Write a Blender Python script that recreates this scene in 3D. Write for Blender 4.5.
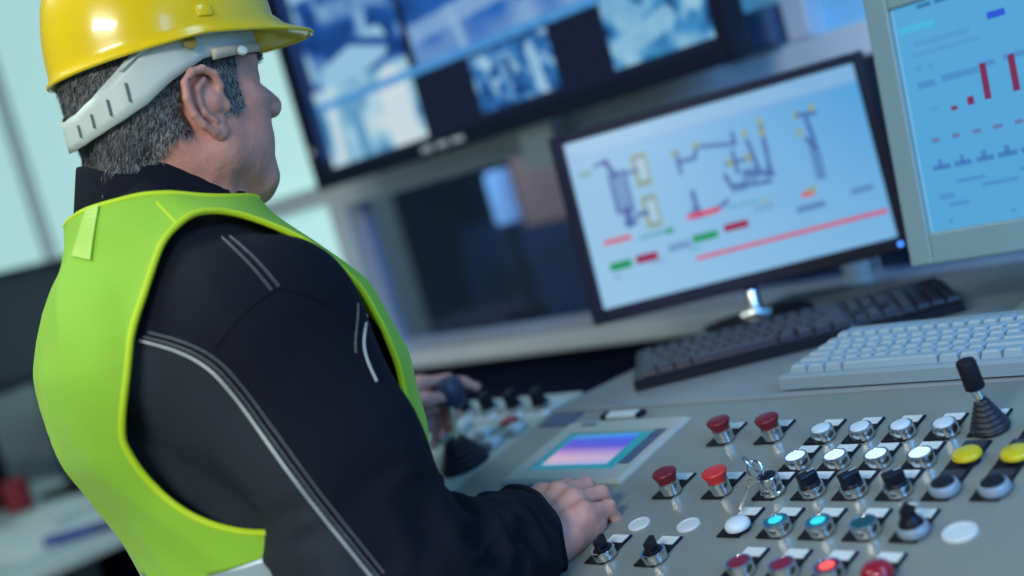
import bpy, bmesh, math, random
import numpy as np
from mathutils import Vector, Matrix, Euler

for o in list(bpy.data.objects): bpy.data.objects.remove(o, do_unlink=True)
scene = bpy.context.scene
COL = scene.collection
random.seed(7); RNG = np.random.default_rng(7)

# ------------------------------------------------------------------ camera
CAM_YAW, CAM_PITCH, CAM_ROLL, FPX = 2.3894, 0.0909, 0.2739, 1245.8
CAM_LOC = Vector((0, 0, 1.40))
_f = Vector((math.cos(CAM_YAW)*math.cos(CAM_PITCH), math.sin(CAM_YAW)*math.cos(CAM_PITCH), -math.sin(CAM_PITCH)))
_r = _f.cross(Vector((0, 0, 1))).normalized(); _u = _r.cross(_f)
_R = math.cos(CAM_ROLL)*_r - math.sin(CAM_ROLL)*_u
_U = math.sin(CAM_ROLL)*_r + math.cos(CAM_ROLL)*_u
camd = bpy.data.cameras.new('camera'); cam = bpy.data.objects.new('camera', camd); COL.objects.link(cam)
camd.sensor_width = 36.0; camd.lens = FPX/1024*36.0; camd.clip_start = .02; camd.clip_end = 100
cam.matrix_world = Matrix(((_R.x, _U.x, -_f.x, CAM_LOC.x), (_R.y, _U.y, -_f.y, CAM_LOC.y), (_R.z, _U.z, -_f.z, CAM_LOC.z), (0, 0, 0, 1)))
camd.dof.use_dof = True; camd.dof.focus_distance = 1.24; camd.dof.aperture_fstop = 1.9; camd.dof.aperture_blades = 9
scene.camera = cam

# ------------------------------------------------------------------ world, lights, exposure
world = bpy.data.worlds.new('daylight'); scene.world = world; world.use_nodes = True
bg = world.node_tree.nodes['Background']; bg.inputs[0].default_value = (0.58, 0.84, 0.90, 1); bg.inputs[1].default_value = 0.29
def area(name, loc, target, sx, sy, power, col):
    l = bpy.data.lights.new(name, 'AREA'); l.shape = 'RECTANGLE'; l.size = sx; l.size_y = sy; l.energy = power; l.color = col
    o = bpy.data.objects.new(name, l); COL.objects.link(o); o.location = loc
    o.rotation_euler = (Vector(target)-Vector(loc)).to_track_quat('-Z', 'Y').to_euler(); return o
area('ceiling_panel_light', (-2.0, 0.0, 2.68), (-2.0, 0.0, 0), 1.2, 0.3, 16, (0.86, 1.0, 0.97))
area('ceiling_panel_light', (0.35, 1.0, 2.68), (0.35, 1.0, 0), 1.2, 0.3, 9, (0.30, 0.60, 1.0))  # added blue light, tints the right end of the console
area('ceiling_panel_light', (0.05, -1.75, 2.68), (0.05, -1.75, 0), 1.2, 0.6, 118, (1.0, 0.97, 0.90))  # added key light behind the camera, brightens the operator
area('blue_fill_light', (1.3, 0.45, 1.95), (-0.20, 1.65, 1.15), 0.9, 0.7, 11, (0.08, 0.38, 1.0)).data.spread = math.radians(70)  # added blue fill for the right side, no window there
vs = scene.view_settings; vs.view_transform = 'Standard'; vs.look = 'None'; vs.gamma = 1.0; vs.use_curve_mapping = False; vs.exposure = 0.0

# ------------------------------------------------------------------ materials
MATS = {}
def mat(name, col, rough=.5, metal=0., emit=None, es=0., bump=0., bscale=60., var=.06, vscale=8., coat=0., sss=0., sheen=0., trans=0., spec=None, alpha=1.):
    if name in MATS: return MATS[name]
    m = bpy.data.materials.new(name); m.use_nodes = True; nt = m.node_tree; b = nt.nodes['Principled BSDF']
    b.inputs['Roughness'].default_value = rough; b.inputs['Metallic'].default_value = metal
    b.inputs['Coat Weight'].default_value = coat; b.inputs['Coat Roughness'].default_value = .08
    b.inputs['Sheen Weight'].default_value = sheen; b.inputs['Transmission Weight'].default_value = trans; b.inputs['Alpha'].default_value = alpha
    if spec is not None: b.inputs['Specular IOR Level'].default_value = spec
    if sss:
        b.inputs['Subsurface Weight'].default_value = sss; b.inputs['Subsurface Radius'].default_value = (.012, .005, .003); b.inputs['Subsurface Scale'].default_value = .5
    tc = nt.nodes.new('ShaderNodeTexCoord'); n = nt.nodes.new('ShaderNodeTexNoise'); n.inputs['Scale'].default_value = vscale; n.inputs['Detail'].default_value = 4
    nt.links.new(tc.outputs['Object'], n.inputs['Vector'])
    mx = nt.nodes.new('ShaderNodeMix'); mx.data_type = 'RGBA'; nt.links.new(n.outputs['Fac'], mx.inputs['Factor'])
    c = Vector(col[:3]); mx.inputs['A'].default_value = (*[max(0, x*(1-var)) for x in c], 1); mx.inputs['B'].default_value = (*[min(1, x*(1+var)) for x in c], 1)
    nt.links.new(mx.outputs['Result'], b.inputs['Base Color'])
    if emit is not None:
        b.inputs['Emission Color'].default_value = (*emit, 1); b.inputs['Emission Strength'].default_value = es
    if bump:
        n2 = nt.nodes.new('ShaderNodeTexNoise'); n2.inputs['Scale'].default_value = bscale; n2.inputs['Detail'].default_value = 5
        nt.links.new(tc.outputs['Object'], n2.inputs['Vector'])
        bp = nt.nodes.new('ShaderNodeBump'); bp.inputs['Strength'].default_value = bump; bp.inputs['Distance'].default_value = .002
        nt.links.new(n2.outputs['Fac'], bp.inputs['Height']); nt.links.new(bp.outputs['Normal'], b.inputs['Normal'])
    MATS[name] = m; return m
def screen_mat(name, strength, rough=.25):
    m = bpy.data.materials.new(name); m.use_nodes = True; nt = m.node_tree; b = nt.nodes['Principled BSDF']
    at_ = nt.nodes.new('ShaderNodeAttribute'); at_.attribute_name = 'picture'
    b.inputs['Base Color'].default_value = (.006, .009, .02, 1); b.inputs['Roughness'].default_value = rough; b.inputs['Specular IOR Level'].default_value = .2
    nt.links.new(at_.outputs['Color'], b.inputs['Emission Color']); b.inputs['Emission Strength'].default_value = strength
    return m

# ------------------------------------------------------------------ mesh helpers
class MB:
    def __init__(s): s.v = []; s.f = []
    def add(s, vs_, fs): 
        o = len(s.v); s.v += [tuple(x) for x in vs_]; s.f += [tuple(i+o for i in f) for f in fs]; return s
    def box(s, c, d, rot=None, bev=0., seg=2):
        bm = bmesh.new(); bmesh.ops.create_cube(bm, size=1)
        for v in bm.verts: v.co = Vector((v.co.x*d[0], v.co.y*d[1], v.co.z*d[2]))
        if bev: bmesh.ops.bevel(bm, geom=bm.edges[:], offset=bev, segments=seg, affect='EDGES', profile=.5)
        R = Euler(rot).to_matrix() if rot else Matrix.Identity(3)
        bm.verts.index_update()
        s.add([R @ v.co + Vector(c) for v in bm.verts], [[v.index for v in f.verts] for f in bm.faces]); bm.free(); return s
    def lathe(s, prof, n=28, M=None, cap=True):
        M = M or Matrix.Identity(4); vs_ = []; fs = []; k = len(prof)
        for i in range(n):
            a = 2*math.pi*i/n
            for r, z in prof: vs_.append(M @ Vector((r*math.cos(a), r*math.sin(a), z)))
        for i in range(n):
            j = (i+1) % n
            for q in range(k-1): fs.append((i*k+q, j*k+q, j*k+q+1, i*k+q+1))
        if cap:
            if prof[0][0] > 1e-6: fs.append([i*k for i in range(n)][::-1])
            if prof[-1][0] > 1e-6: fs.append([i*k+k-1 for i in range(n)])
        return s.add(vs_, fs)
    def tube(s, pts, r, n=8, closed=False, flat=None):
        pts = [Vector(p) for p in pts]; m = len(pts); vs_ = []; fs = []; up = None
        rr = r if hasattr(r, '__len__') else [r]*m
        for i, p in enumerate(pts):
            if closed: t = pts[(i+1) % m]-pts[i-1]
            else: t = pts[min(i+1, m-1)]-pts[max(i-1, 0)]
            t.normalize()
            if up is None:
                up = Vector((0, 0, 1)) if abs(t.z) < .9 else Vector((1, 0, 0))
            a = (up - t*up.dot(t)).normalized(); b = t.cross(a); up = a
            for q in range(n):
                an = 2*math.pi*q/n; vs_.append(p+(a*math.cos(an)+b*math.sin(an))*rr[i])
        for i in range(m if closed else m-1):
            j = (i+1) % m
            for q in range(n): fs.append((i*n+q, i*n+(q+1) % n, j*n+(q+1) % n, j*n+q))
        if not closed: fs.append(list(range(n))[::-1]); fs.append([(m-1)*n+q for q in range(n)])
        return s.add(vs_, fs)
    def prism(s, outline, z0, z1):
        n = len(outline); vs_ = [(x, y, z0) for x, y in outline]+[(x, y, z1) for x, y in outline]
        fs = [list(range(n))[::-1], [n+i for i in range(n)]]+[(i, (i+1) % n, n+(i+1) % n, n+i) for i in range(n)]
        return s.add(vs_, fs)
    def mesh(s, name, m, smooth=False):
        me = bpy.data.meshes.new(name); me.from_pydata(s.v, [], s.f); me.update()
        bm = bmesh.new(); bm.from_mesh(me); bmesh.ops.recalc_face_normals(bm, faces=bm.faces); bm.to_mesh(me); bm.free()
        if m: me.materials.append(m)
        if smooth:
            me.polygons.foreach_set('use_smooth', [True]*len(me.polygons))
            try: me.set_sharp_from_angle(angle=math.radians(38))
            except Exception: pass
        return me
    def build(s, name, m, parent=None, smooth=False, loc=None, rot=None):
        return link(name, s.mesh(name, m, smooth), parent, loc, rot)
def link(name, me, parent=None, loc=None, rot=None):
    o = bpy.data.objects.new(name, me); COL.objects.link(o); o.parent = parent
    if loc is not None: o.location = loc
    if rot is not None: o.rotation_euler = rot
    return o
def tag(o, label, cat, group=None, kind=None):
    o['label'] = label; o['category'] = cat
    if group: o['group'] = group
    if kind: o['kind'] = kind
    return o
def thing(name, label, cat, loc=(0, 0, 0), rot=(0, 0, 0), group=None):
    o = bpy.data.objects.new(name, None); COL.objects.link(o); o.location = loc; o.rotation_euler = rot; o.empty_display_size = .05
    return tag(o, label, cat, group)
def struct(name, mb, m, parent=None, label=None):
    o = mb.build(name, m, parent)
    if parent is None: o['kind'] = 'structure'
    if label: o['label'] = label
    return o
def picture(name, img, w, h, m, parent, z=0., loc=None):
    """flat picture in local XZ plane (facing -Y), img[row from top, col, 3] linear"""
    H, W = img.shape[:2]
    xs = np.linspace(-w/2, w/2, W); zs = np.linspace(h/2, -h/2, H)
    X, Z = np.meshgrid(xs, zs); V = np.stack([X.ravel(), np.zeros(W*H), Z.ravel()], 1)
    i = np.arange(H*W).reshape(H, W)
    Fq = np.stack([i[:-1, :-1].ravel(), i[1:, :-1].ravel(), i[1:, 1:].ravel(), i[:-1, 1:].ravel()], 1)
    me = bpy.data.meshes.new(name); me.from_pydata(V.tolist(), [], Fq.tolist()); me.update()
    a = me.color_attributes.new('picture', 'FLOAT_COLOR', 'POINT')
    a.data.foreach_set('color', np.concatenate([img.reshape(-1, 3), np.ones((W*H, 1))], 1).astype(np.float32).ravel())
    me.materials.append(m)
    return link(name, me, parent, loc)
def srgb(r, g, b):
    f = lambda c: (c/255/12.92) if c <= 10 else ((c/255+.055)/1.055)**2.4
    return np.array([f(r), f(g), f(b)])
def sm(r, g, b): return tuple(float(x) for x in srgb(r, g, b))

# ------------------------------------------------------------------ common materials
m_panel = mat('console_panel_paint', (.203, .232, .208), .32, var=.04, bump=.05, bscale=400)
m_panel_side = mat('console_side_paint', (.20, .22, .21), .5)
m_desk = mat('worktop_laminate', (.22, .25, .255), .38, var=.05)
m_black = mat('black_plastic', (.006, .007, .013), .36, spec=.3)
m_black_matte = mat('matte_black_plastic', (.007, .008, .014), .6, spec=.25)
m_bezel = mat('navy_black_bezel', (.006, .009, .026), .45, spec=.2)
m_chrome = mat('chrome', (.72, .74, .74), .2, 1.)
m_steel = mat('brushed_steel', (.62, .66, .68), .3, 1.)
m_card = mat('label_card', (.62, .68, .66), .6, var=.25, vscale=260)
m_white_pl = mat('white_plastic', (.56, .62, .62), .35)
m_beige = mat('beige_plastic', (.20, .28, .27), .42)
m_frame = mat('painted_window_frame', (.64, .68, .72), .45)

# ------------------------------------------------------------------ the room
struct('floor', MB().box((-1.5, 1.0, -.05), (9, 9, .1)), mat('floor_vinyl', (.16, .19, .20), .5))
struct('ceiling', MB().box((-1.5, -.2, 2.80), (9, 4.6, .1)), mat('ceiling_paint', (.6, .66, .66), .8))
WY = 2.0
lower = MB().box((-1.5, WY+.06, .49), (9, .1, .98)); struct('wall_back', lower, mat('dark_blue_wall', (.005, .009, .042), .7, spec=.2))
struct('wall_left', MB().box((-6.05, .3, 1.375), (.1, 3.6, 2.85)), mat('pale_wall_paint', (.62, .74, .72), .7))
struct('trim_1', MB().box((-1.5, WY-.01, 1.012), (9, .20, .042), bev=.006), mat('sill_laminate', (.62, .66, .70), .35), label='pale window sill running along the back wall')
# window frames: transom, mullions, head
def frame(n, boxes, label):
    mb = MB()
    for c, d in boxes: mb.box(c, d, bev=.004)
    return struct(n, mb, m_frame, label=label)
XM = -2.70
frame('trim_2', [((-1.1-.0, WY+.03, 1.455), (3.3, .07, .06))], 'pale horizontal transom bar below the wall screen')
frame('trim_3', [((XM, WY+.03, 1.90), (.07, .09, 1.74))], 'pale mullion left of the dark window')
frame('trim_4', [((-1.222, WY+.03, 2.13), (.05, .08, 1.29))], 'upright window mullion right of the wall screen')
frame('trim_5', [((-4.5, WY+.03, 1.47), (3.55, .06, .045)), ((-3.62, WY+.03, 1.9), (.035, .06, 1.74)), ((-4.55, WY+.03, 1.9), (.03, .06, 1.74)), ((-1.5, WY+.03, 2.745), (9, .1, .05))], 'pale frame bars of the bright windows')
m_glass = bpy.data.materials.new('window_glass'); m_glass.use_nodes = True; _nt = m_glass.node_tree; _nt.nodes.clear()
_o = _nt.nodes.new('ShaderNodeOutputMaterial'); _mx = _nt.nodes.new('ShaderNodeMixShader'); _tr = _nt.nodes.new('ShaderNodeBsdfTransparent'); _gl = _nt.nodes.new('ShaderNodeBsdfGlossy'); _tr.inputs[0].default_value = (.75, .86, 1., 1); _gl.inputs['Roughness'].default_value = .04; _gl.inputs[0].default_value = (.8, .9, 1., 1)
_mx.inputs[0].default_value = .035; _nt.links.new(_tr.outputs[0], _mx.inputs[1]); _nt.links.new(_gl.outputs[0], _mx.inputs[2]); _nt.links.new(_mx.outputs[0], _o.inputs[0])
m_frost = mat('frosted_pane', (.17, .38, .60), .35, var=.18, vscale=3, emit=(.08, .30, .50), es=.45)
w1 = MB().box((-.96+.29, WY+.045, 1.232), (4.06-.58+.5, .008, .39)); struct('window_1', w1, m_glass, label='clear pane looking into the dark hall')
w2 = struct('window_2', MB().box((-1.94, WY+.045, 2.10), (1.40, .008, 1.24)), m_frost, label='frosted upper pane behind the wall screen')
w3 = struct('window_3', MB().box((.4, WY+.045, 2.10), (3.2, .008, 1.24)), m_frost, label='frosted upper pane right of the mullion')
struct('trim_6', MB().box((-.5, WY+.02, 1.575), (1.36, .03, .018)).box((-.5, WY+.02, 1.66), (1.36, .03, .012)), mat('glazing_bar_blue', (.12, .26, .42), .4), label='thin glazing bars on the right upper pane')  # thin bars in one flat blue
# hall behind the dark window
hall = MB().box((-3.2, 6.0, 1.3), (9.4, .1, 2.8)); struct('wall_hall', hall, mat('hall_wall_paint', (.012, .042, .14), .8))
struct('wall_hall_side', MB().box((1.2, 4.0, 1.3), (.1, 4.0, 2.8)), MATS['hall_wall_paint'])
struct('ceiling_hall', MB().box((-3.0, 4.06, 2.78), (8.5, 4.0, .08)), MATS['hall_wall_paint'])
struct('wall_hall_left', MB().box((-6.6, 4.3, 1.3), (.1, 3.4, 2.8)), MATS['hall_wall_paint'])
m_day = mat('daylit_frosted_pane', (.6, .8, .8), .5, emit=(.50, .82, .81), es=.60, var=.1, vscale=1.5)
for k, (xa, xb, za, zb) in enumerate([(-3.595, -2.735, 1.50, 2.72), (-3.595, -2.735, 1.035, 1.45), (-4.52, -3.645, 1.50, 2.72), (-4.52, -3.645, 1.035, 1.45), (-6.0, -4.58, 1.50, 2.72), (-6.0, -4.58, 1.035, 1.45)]):
    struct('window_%d' % (4+k), MB().box(((xa+xb)/2, WY+.045, (za+zb)/2), (xb-xa, .01, zb-za)), m_day, label='bright daylit frosted pane left of the mullion')
# things in the hall, seen blurred through the dark window
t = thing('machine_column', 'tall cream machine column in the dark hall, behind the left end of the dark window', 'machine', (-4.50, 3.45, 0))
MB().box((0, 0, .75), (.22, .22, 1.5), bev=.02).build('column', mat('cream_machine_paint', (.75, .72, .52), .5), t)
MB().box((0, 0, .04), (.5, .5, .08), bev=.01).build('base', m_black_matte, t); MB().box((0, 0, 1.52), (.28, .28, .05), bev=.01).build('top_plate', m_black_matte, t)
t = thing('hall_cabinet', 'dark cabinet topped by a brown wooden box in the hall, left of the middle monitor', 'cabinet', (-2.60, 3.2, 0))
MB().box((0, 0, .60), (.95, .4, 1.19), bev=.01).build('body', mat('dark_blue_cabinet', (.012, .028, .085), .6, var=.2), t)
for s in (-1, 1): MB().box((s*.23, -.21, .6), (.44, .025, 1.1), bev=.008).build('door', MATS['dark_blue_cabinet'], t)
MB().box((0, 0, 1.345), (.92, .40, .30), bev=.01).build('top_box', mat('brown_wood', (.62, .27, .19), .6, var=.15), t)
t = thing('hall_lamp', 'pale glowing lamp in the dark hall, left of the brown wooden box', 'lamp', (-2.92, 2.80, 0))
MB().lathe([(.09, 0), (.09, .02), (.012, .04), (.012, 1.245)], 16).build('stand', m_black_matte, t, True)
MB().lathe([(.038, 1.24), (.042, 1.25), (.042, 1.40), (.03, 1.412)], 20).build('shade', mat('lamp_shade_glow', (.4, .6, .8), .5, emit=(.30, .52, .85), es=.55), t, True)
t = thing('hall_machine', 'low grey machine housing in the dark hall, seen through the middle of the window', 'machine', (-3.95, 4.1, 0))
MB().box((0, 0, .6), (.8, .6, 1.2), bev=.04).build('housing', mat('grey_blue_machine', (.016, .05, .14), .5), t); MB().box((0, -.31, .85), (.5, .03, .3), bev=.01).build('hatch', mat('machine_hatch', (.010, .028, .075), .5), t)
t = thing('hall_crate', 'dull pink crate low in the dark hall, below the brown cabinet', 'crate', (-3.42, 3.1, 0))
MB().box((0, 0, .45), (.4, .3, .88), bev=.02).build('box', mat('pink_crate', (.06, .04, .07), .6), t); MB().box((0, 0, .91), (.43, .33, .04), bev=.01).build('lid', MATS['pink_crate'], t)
area('hall_fill_light', (-2.9, 2.25, 2.35), (-3.2, 3.3, 1.1), .8, .3, 11, (.55, .72, 1.0))  # unseen area light added overhead to brighten the hall objects
# ceiling panels at the area lights; right and rear ones are added
for k, (x, y, lab) in enumerate([(-2.0, .0, 'ceiling light panel above the operator'), (.35, 1.0, 'added ceiling light panel above the right end of the console'), (.05, -1.75, 'added key light panel on the ceiling behind the operator')]):
    t = thing('ceiling_panel', lab, 'lamp', (x, y, 2.70)); MB().box((0, 0, .025), (1.26, .36, .05), bev=.008).build('housing', m_white_pl, t)
    MB().box((0, 0, -.004), (1.2, .3, .006)).build('diffuser', mat('lamp_diffuser', (.8, .9, .9), .4, emit=(.86, 1, .97), es=1.5), t)

# ------------------------------------------------------------------ the console
TILT = .178; P0 = Vector((-.723, 1.086, 1.0566)); CT, ST = math.cos(TILT), math.sin(TILT)
def pp(x, v, n=0.): return Vector((x, P0.y+v*CT-n*ST, P0.z+v*ST+n*CT))
XL, XR, VF, VB = -1.222, .75, -.300, .060
con = thing('control_console', 'long pale grey control console with sloped button panel', 'console', (-.3, 1.0, 0))
def inl(mb, par): # shift world verts to parent-local
    L = par.location; mb.v = [tuple(Vector(v)-L) for v in mb.v]; return mb
a, b = pp(XL, VF), pp(XL, VB)
top = MB(); th = .012
vs_ = [pp(XL, VF), pp(XR, VF), pp(XR, VB), pp(XL, VB)]; lo = [pp(XL, VF, -th), pp(XR, VF, -th), pp(XR, VB, -th), pp(XL, VB, -th)]
top.add(vs_+lo, [(0, 1, 2, 3), (7, 6, 5, 4), (0, 4, 5, 1), (1, 5, 6, 2), (2, 6, 7, 3), (3, 7, 4, 0)])
inl(top, con).build('top_panel', m_panel, con)
body = MB(); yf, yb = a.y+.03, 1.72
prof = [(yf, a.z-.016), (yf, .72), (yf+.25, .62), (yf+.25, 0.), (yb, 0.), (yb, 1.052), (b.y, b.z-.0165)]
body.add([(XL+.006, y, z) for y, z in prof]+[(XR-.006, y, z) for y, z in prof], [list(range(7)), [7+i for i in range(7)][::-1]]+[(i, (i+1) % 7, 7+(i+1) % 7, 7+i) for i in range(7)])
inl(body, con).build('body', m_panel_side, con)
lip = MB().tube([pp(XL, VF, -.006), pp(XR, VF, -.006)], .0075, 10); inl(lip, con).build('front_edge', m_panel, con, True)
# worktop shelf behind the panel
ZS = 1.0735; ys0 = b.y+.002
wk = MB().box(((XL+XR)/2+.0, (ys0+1.76)/2, ZS-.011), (XR-XL, 1.76-ys0, .020), bev=.0035)
w = wk.build('worktop', m_desk, None); tag(w, 'pale grey worktop behind the button panel carrying the keyboards', 'worktop')

# ------------------------------------------------------------------ controls on the button panel
ROWV = [0., -.0548, -.1063, -.1711, -.2373]
CX = lambda c: -.723+.045*c
PW, PH = .0262, .0515; BS = .88; OX, OV = .0065, .0388
def ctl(name, label, x, v, cat='push button', group=None):
    t = thing(name, label, cat, pp(x-PW/2+OX, v-OV), (TILT, 0, 0), group); return t
_mesh = {}
def shared(key, fn):
    if key not in _mesh: _mesh[key] = fn()
    return _mesh[key]
def plate(t, card=True, dark=False):
    def pl():
        bm = MB().box((-OX, OV-PH/2, .0011), (PW, PH, .0022), bev=.0012, seg=2); return bm.mesh('legend_plate', m_black_matte)
    p = link('legend_plate', shared('plate', pl), t)
    if card: link('label_card', shared('card', lambda: MB().box((-OX, OV-.0088, .0026), (PW-.0050, .0130, .0008)).mesh('label_card', m_card)), p)
    elif dark: link('label_card', shared('dcard', lambda: MB().box((-OX, OV-.0088, .0026), (PW-.0050, .0130, .0008)).mesh('label_card', mat('dark_label', (.03, .035, .05), .5, var=.6, vscale=300))), p)
def ring(t, r0, r1, h, key, m=None, z=.0022):
    r0, r1, h, z = r0*BS, r1*BS, h*BS, z*BS
    link('bezel', shared(key, lambda: MB().lathe([(r0, 0), (r0, h*.9), (r0*.97, h), (r1, h), (r1-.0008, h-.0012), (r1-.0008, h-.004)], 32, cap=False).mesh('bezel', m or m_chrome, True)), t, (0, 0, z))
    link('collar', shared(key+'c', lambda: MB().lathe([(r1-.0005, 0), (r1-.0005, h-.002), (0, h-.002)], 24).mesh('collar', m_black)), t, (0, 0, z))
def cap_lathe(t, name, key, prof, m, z, n=32): link(name, shared(key, lambda: MB().lathe([(r_*BS, z_*BS) for r_, z_ in prof], n).mesh(name, m, True)), t, (0, 0, z*BS))
def lit(name, col, es, base=None): return mat(name, base or tuple(c*.5 for c in col), .28, emit=col, es=es, coat=.3, var=.02)
m_mush = mat('dark_red_button', (.165, .003, .012), .4, coat=.1); m_mush2 = mat('bright_red_button', (.62, .03, .03), .4)
def mushroom(label, x, v, m, key):
    t = ctl('mushroom_button', label, x, v, group='red mushroom buttons'); plate(t)
    ring(t, .0125, .0105, .0150, 'mushring')
    cap_lathe(t, 'head', 'mush'+key, [(.0105, 0), (.0108, .004), (.0122, .0065), (.0135, .010), (.0150, .0130), (.0152, .0150), (.0140, .0165), (.0098, .0173), (.0, .0176)], m, .0135)
mushroom('dark red mushroom button in the back row, nearer the touch screen', -.8530, .0047, m_mush, 'a')
mushroom('dark red mushroom button in the back row, nearer the white buttons', -.7885, .0047, m_mush, 'a')
mushroom('dark red mushroom button just right of the operator\'s right hand', -.8520, -.1045, m_mush, 'a')
mushroom('bright orange-red mushroom button beside the key switch', -.7865, -.1045, m_mush2, 'b')
def flush(name, label, c, r, m, key, group, h=.0125, dome=.0012):
    t = ctl(name, label, CX(c), ROWV[r], group=group); plate(t); ring(t, .0140, .0116, h, 'flush%g' % h)
    cap_lathe(t, 'cap', key, [(.0112, -.003), (.0112, 0), (.0104, dome), (.005, dome*1.5), (0, dome*1.6)], m, .0022+h-.0008)
ordn = ['leftmost', 'second from left', 'third from left', 'rightmost']
m_wcap = mat('white_button_cap', (.58, .66, .72), .3, emit=(.5, .65, .8), es=.05, coat=.3); m_wlit = mat('white_lit_cap', (.7, .8, .85), .3, emit=(.75, .92, 1.), es=.45)  # unlit caps are given a faint glow as well
for k in range(4): flush('white_button', 'unlit white chrome-rimmed button, %s of the four in the back row' % ordn[k], k, 0, m_wcap, 'wcap', 'white buttons in the back row', dome=.0022)
for k in range(4): flush('white_button', 'glowing white chrome-rimmed button, %s of the four in the second row' % ordn[k], k, 1, m_wlit, 'wlit', 'white buttons in the second row')
m_teal = lit('teal_lit_cap', (.03, .62, .72), .95); m_teal_off = mat('dark_teal_cap', (.006, .07, .08), .25, coat=.4)
def two_tone(label, c, r, mo, mi, key, group):
    t = ctl('indicator_button', label, CX(c), ROWV[r], group=group); plate(t); ring(t, .0140, .0118, .0125, 'flush0.0125')
    cap_lathe(t, 'cap', key+'o', [(.0114, -.003), (.0114, 0), (.0108, .0010), (.0, .0013)], mo, .0140)
    if mi: cap_lathe(t, 'lit_lens', key+'i', [(.0078, 0), (.0070, .0006), (0, .0009)], mi, .0150)
m_teal_rim = mat('teal_rim_cap', (.01, .13, .16), .25, coat=.4); m_red_rim = mat('red_rim_cap', (.20, .008, .02), .25, coat=.4)
two_tone('lit turquoise indicator button next to the white domed button', 1, 3, m_teal_rim, m_teal, 'teal', 'teal indicator buttons')
two_tone('lit turquoise indicator button next to the unlit dark teal one', 2, 3, m_teal_rim, m_teal, 'teal', 'teal indicator buttons')
two_tone('unlit dark teal indicator button', 3, 3, m_teal_off, None, 'tealoff', 'teal indicator buttons')
m_red_off = mat('dark_red_cap', (.20, .006, .02), .25, coat=.4); m_red_lit = lit('red_lit_cap', (1., .10, .09), .95)
two_tone('unlit dark red flush button, leftmost in the front row', 1, 4, m_red_off, None, 'redoff', 'red buttons in the front row')
two_tone('unlit dark red flush button next to the glowing red one', 2, 4, m_red_off, None, 'redoff', 'red buttons in the front row')
two_tone('glowing red flush button in the front row', 3, 4, m_red_rim, m_red_lit, 'redlit', 'red buttons in the front row')
t = ctl('dome_button', 'red domed button without a metal rim, rightmost in the front row', CX(4), ROWV[4], group='red buttons in the front row'); plate(t)
cap_lathe(t, 'collar', 'rdc', [(.0135, 0), (.0135, .004), (.012, .005)], m_black, .0022); cap_lathe(t, 'dome', 'rd', [(.0150, 0), (.0155, .003), (.0150, .0065), (.0115, .0105), (.006, .0125), (0, .013)], mat('red_dome', (.27, .004, .02), .2, coat=.4), .007)
t = ctl('dome_button', 'white domed button right of the two white disc plugs', CX(0), ROWV[3]); plate(t)
cap_lathe(t, 'collar', 'wdc', [(.0130, 0), (.0130, .003), (.012, .004)], m_black, .0022); cap_lathe(t, 'dome', 'wd', [(.0138, 0), (.0143, .002), (.0140, .0045), (.0115, .0075), (.006, .0092), (0, .0096)], mat('white_dome', (.60, .70, .76), .35), .0055)
for k in range(2):
    t = ctl('yellow_button', ['yellow mushroom-top button beside the joystick', 'yellow mushroom-top button at the right edge'][k], CX(4+k), ROWV[1], group='yellow buttons'); plate(t, False, True)
    cap_lathe(t, 'stem', 'ystem', [(.0120, 0), (.0120, .006)], m_black, .0022); cap_lathe(t, 'head', 'yhead', [(.0135, 0), (.0152, .0015), (.0154, .004), (.0140, .0062), (.010, .0075), (0, .008)], mat('yellow_button_cap', (.58, .48, .008), .35, coat=.2), .0075)
    t = ctl('round_button', ['black-topped round button with thick silver rim, beside the selector knobs', 'black-topped round button with thick silver rim, at the right edge'][k], CX(4+k), ROWV[2], group='black and silver buttons'); plate(t, False, True)
    cap_lathe(t, 'rim', 'grim', [(.0138, 0), (.0155, .003), (.0155, .0065), (.0140, .0095), (.0115, .0105)], mat('silver_plastic_rim', (.30, .38, .46), .35, .3), .003); cap_lathe(t, 'cap', 'gcap', [(.0118, -.002), (.0118, .0006), (.0108, .0016), (0, .002)], m_black, .0135)
# selector knobs
def lever_knob(): # a thick selector head with a raised grip
    mb = MB().lathe([(.0105, 0), (.0112, .001), (.0112, .0045), (.0100, .006), (0, .006)], 28)
    mb.box((0, 0, .0105), (.0125, .0215, .0165), bev=.002); return mb
def knob(label, x, v, rz, group, small=False):
    t = ctl('selector_knob', label, x, v, 'switch', group); plate(t); ring(t, .0140, .0116, .0100, 'selring')
    if small:
        g = shared('lever', lambda: MB().lathe([(.0098, 0), (.0098, .003), (.0085, .004)], 24).box((0, .001, .0095), (.0075, .020, .0165), bev=.0022).mesh('grip', m_black))
    else: g = shared('knob', lambda: lever_knob().mesh('grip', m_black))
    o = link('grip', g, t, (0, 0, .0085), (0, 0, rz)); o.scale = (.88, .88, .80)
    if not small: link('pointer', shared('ptr', lambda: MB().box((0, .006, .0192), (.0014, .008, .0006)).mesh('pointer', m_white_pl)), o)
for k in range(3): knob(['black selector knob beside the key switch', 'black selector knob in the middle of three', 'black selector knob next to the silver-rimmed button'][k], CX(1+k), ROWV[2], [-.55, -.60, -.75][k], 'black selector knobs in the third row')
knob('small black selector lever touching the operator\'s right hand', -.8526, -.2237, .25, 'small selector levers', True)
knob('small black selector lever below the second white disc plug', -.7876, -.2237, .25, 'small selector levers', True)
t = ctl('selector_knob', 'black pointed selector knob with white tip on a silver rim', CX(4), ROWV[3], 'switch'); plate(t)
cap_lathe(t, 'rim', 'grim', [(0, 0)], m_steel, .003)
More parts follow.
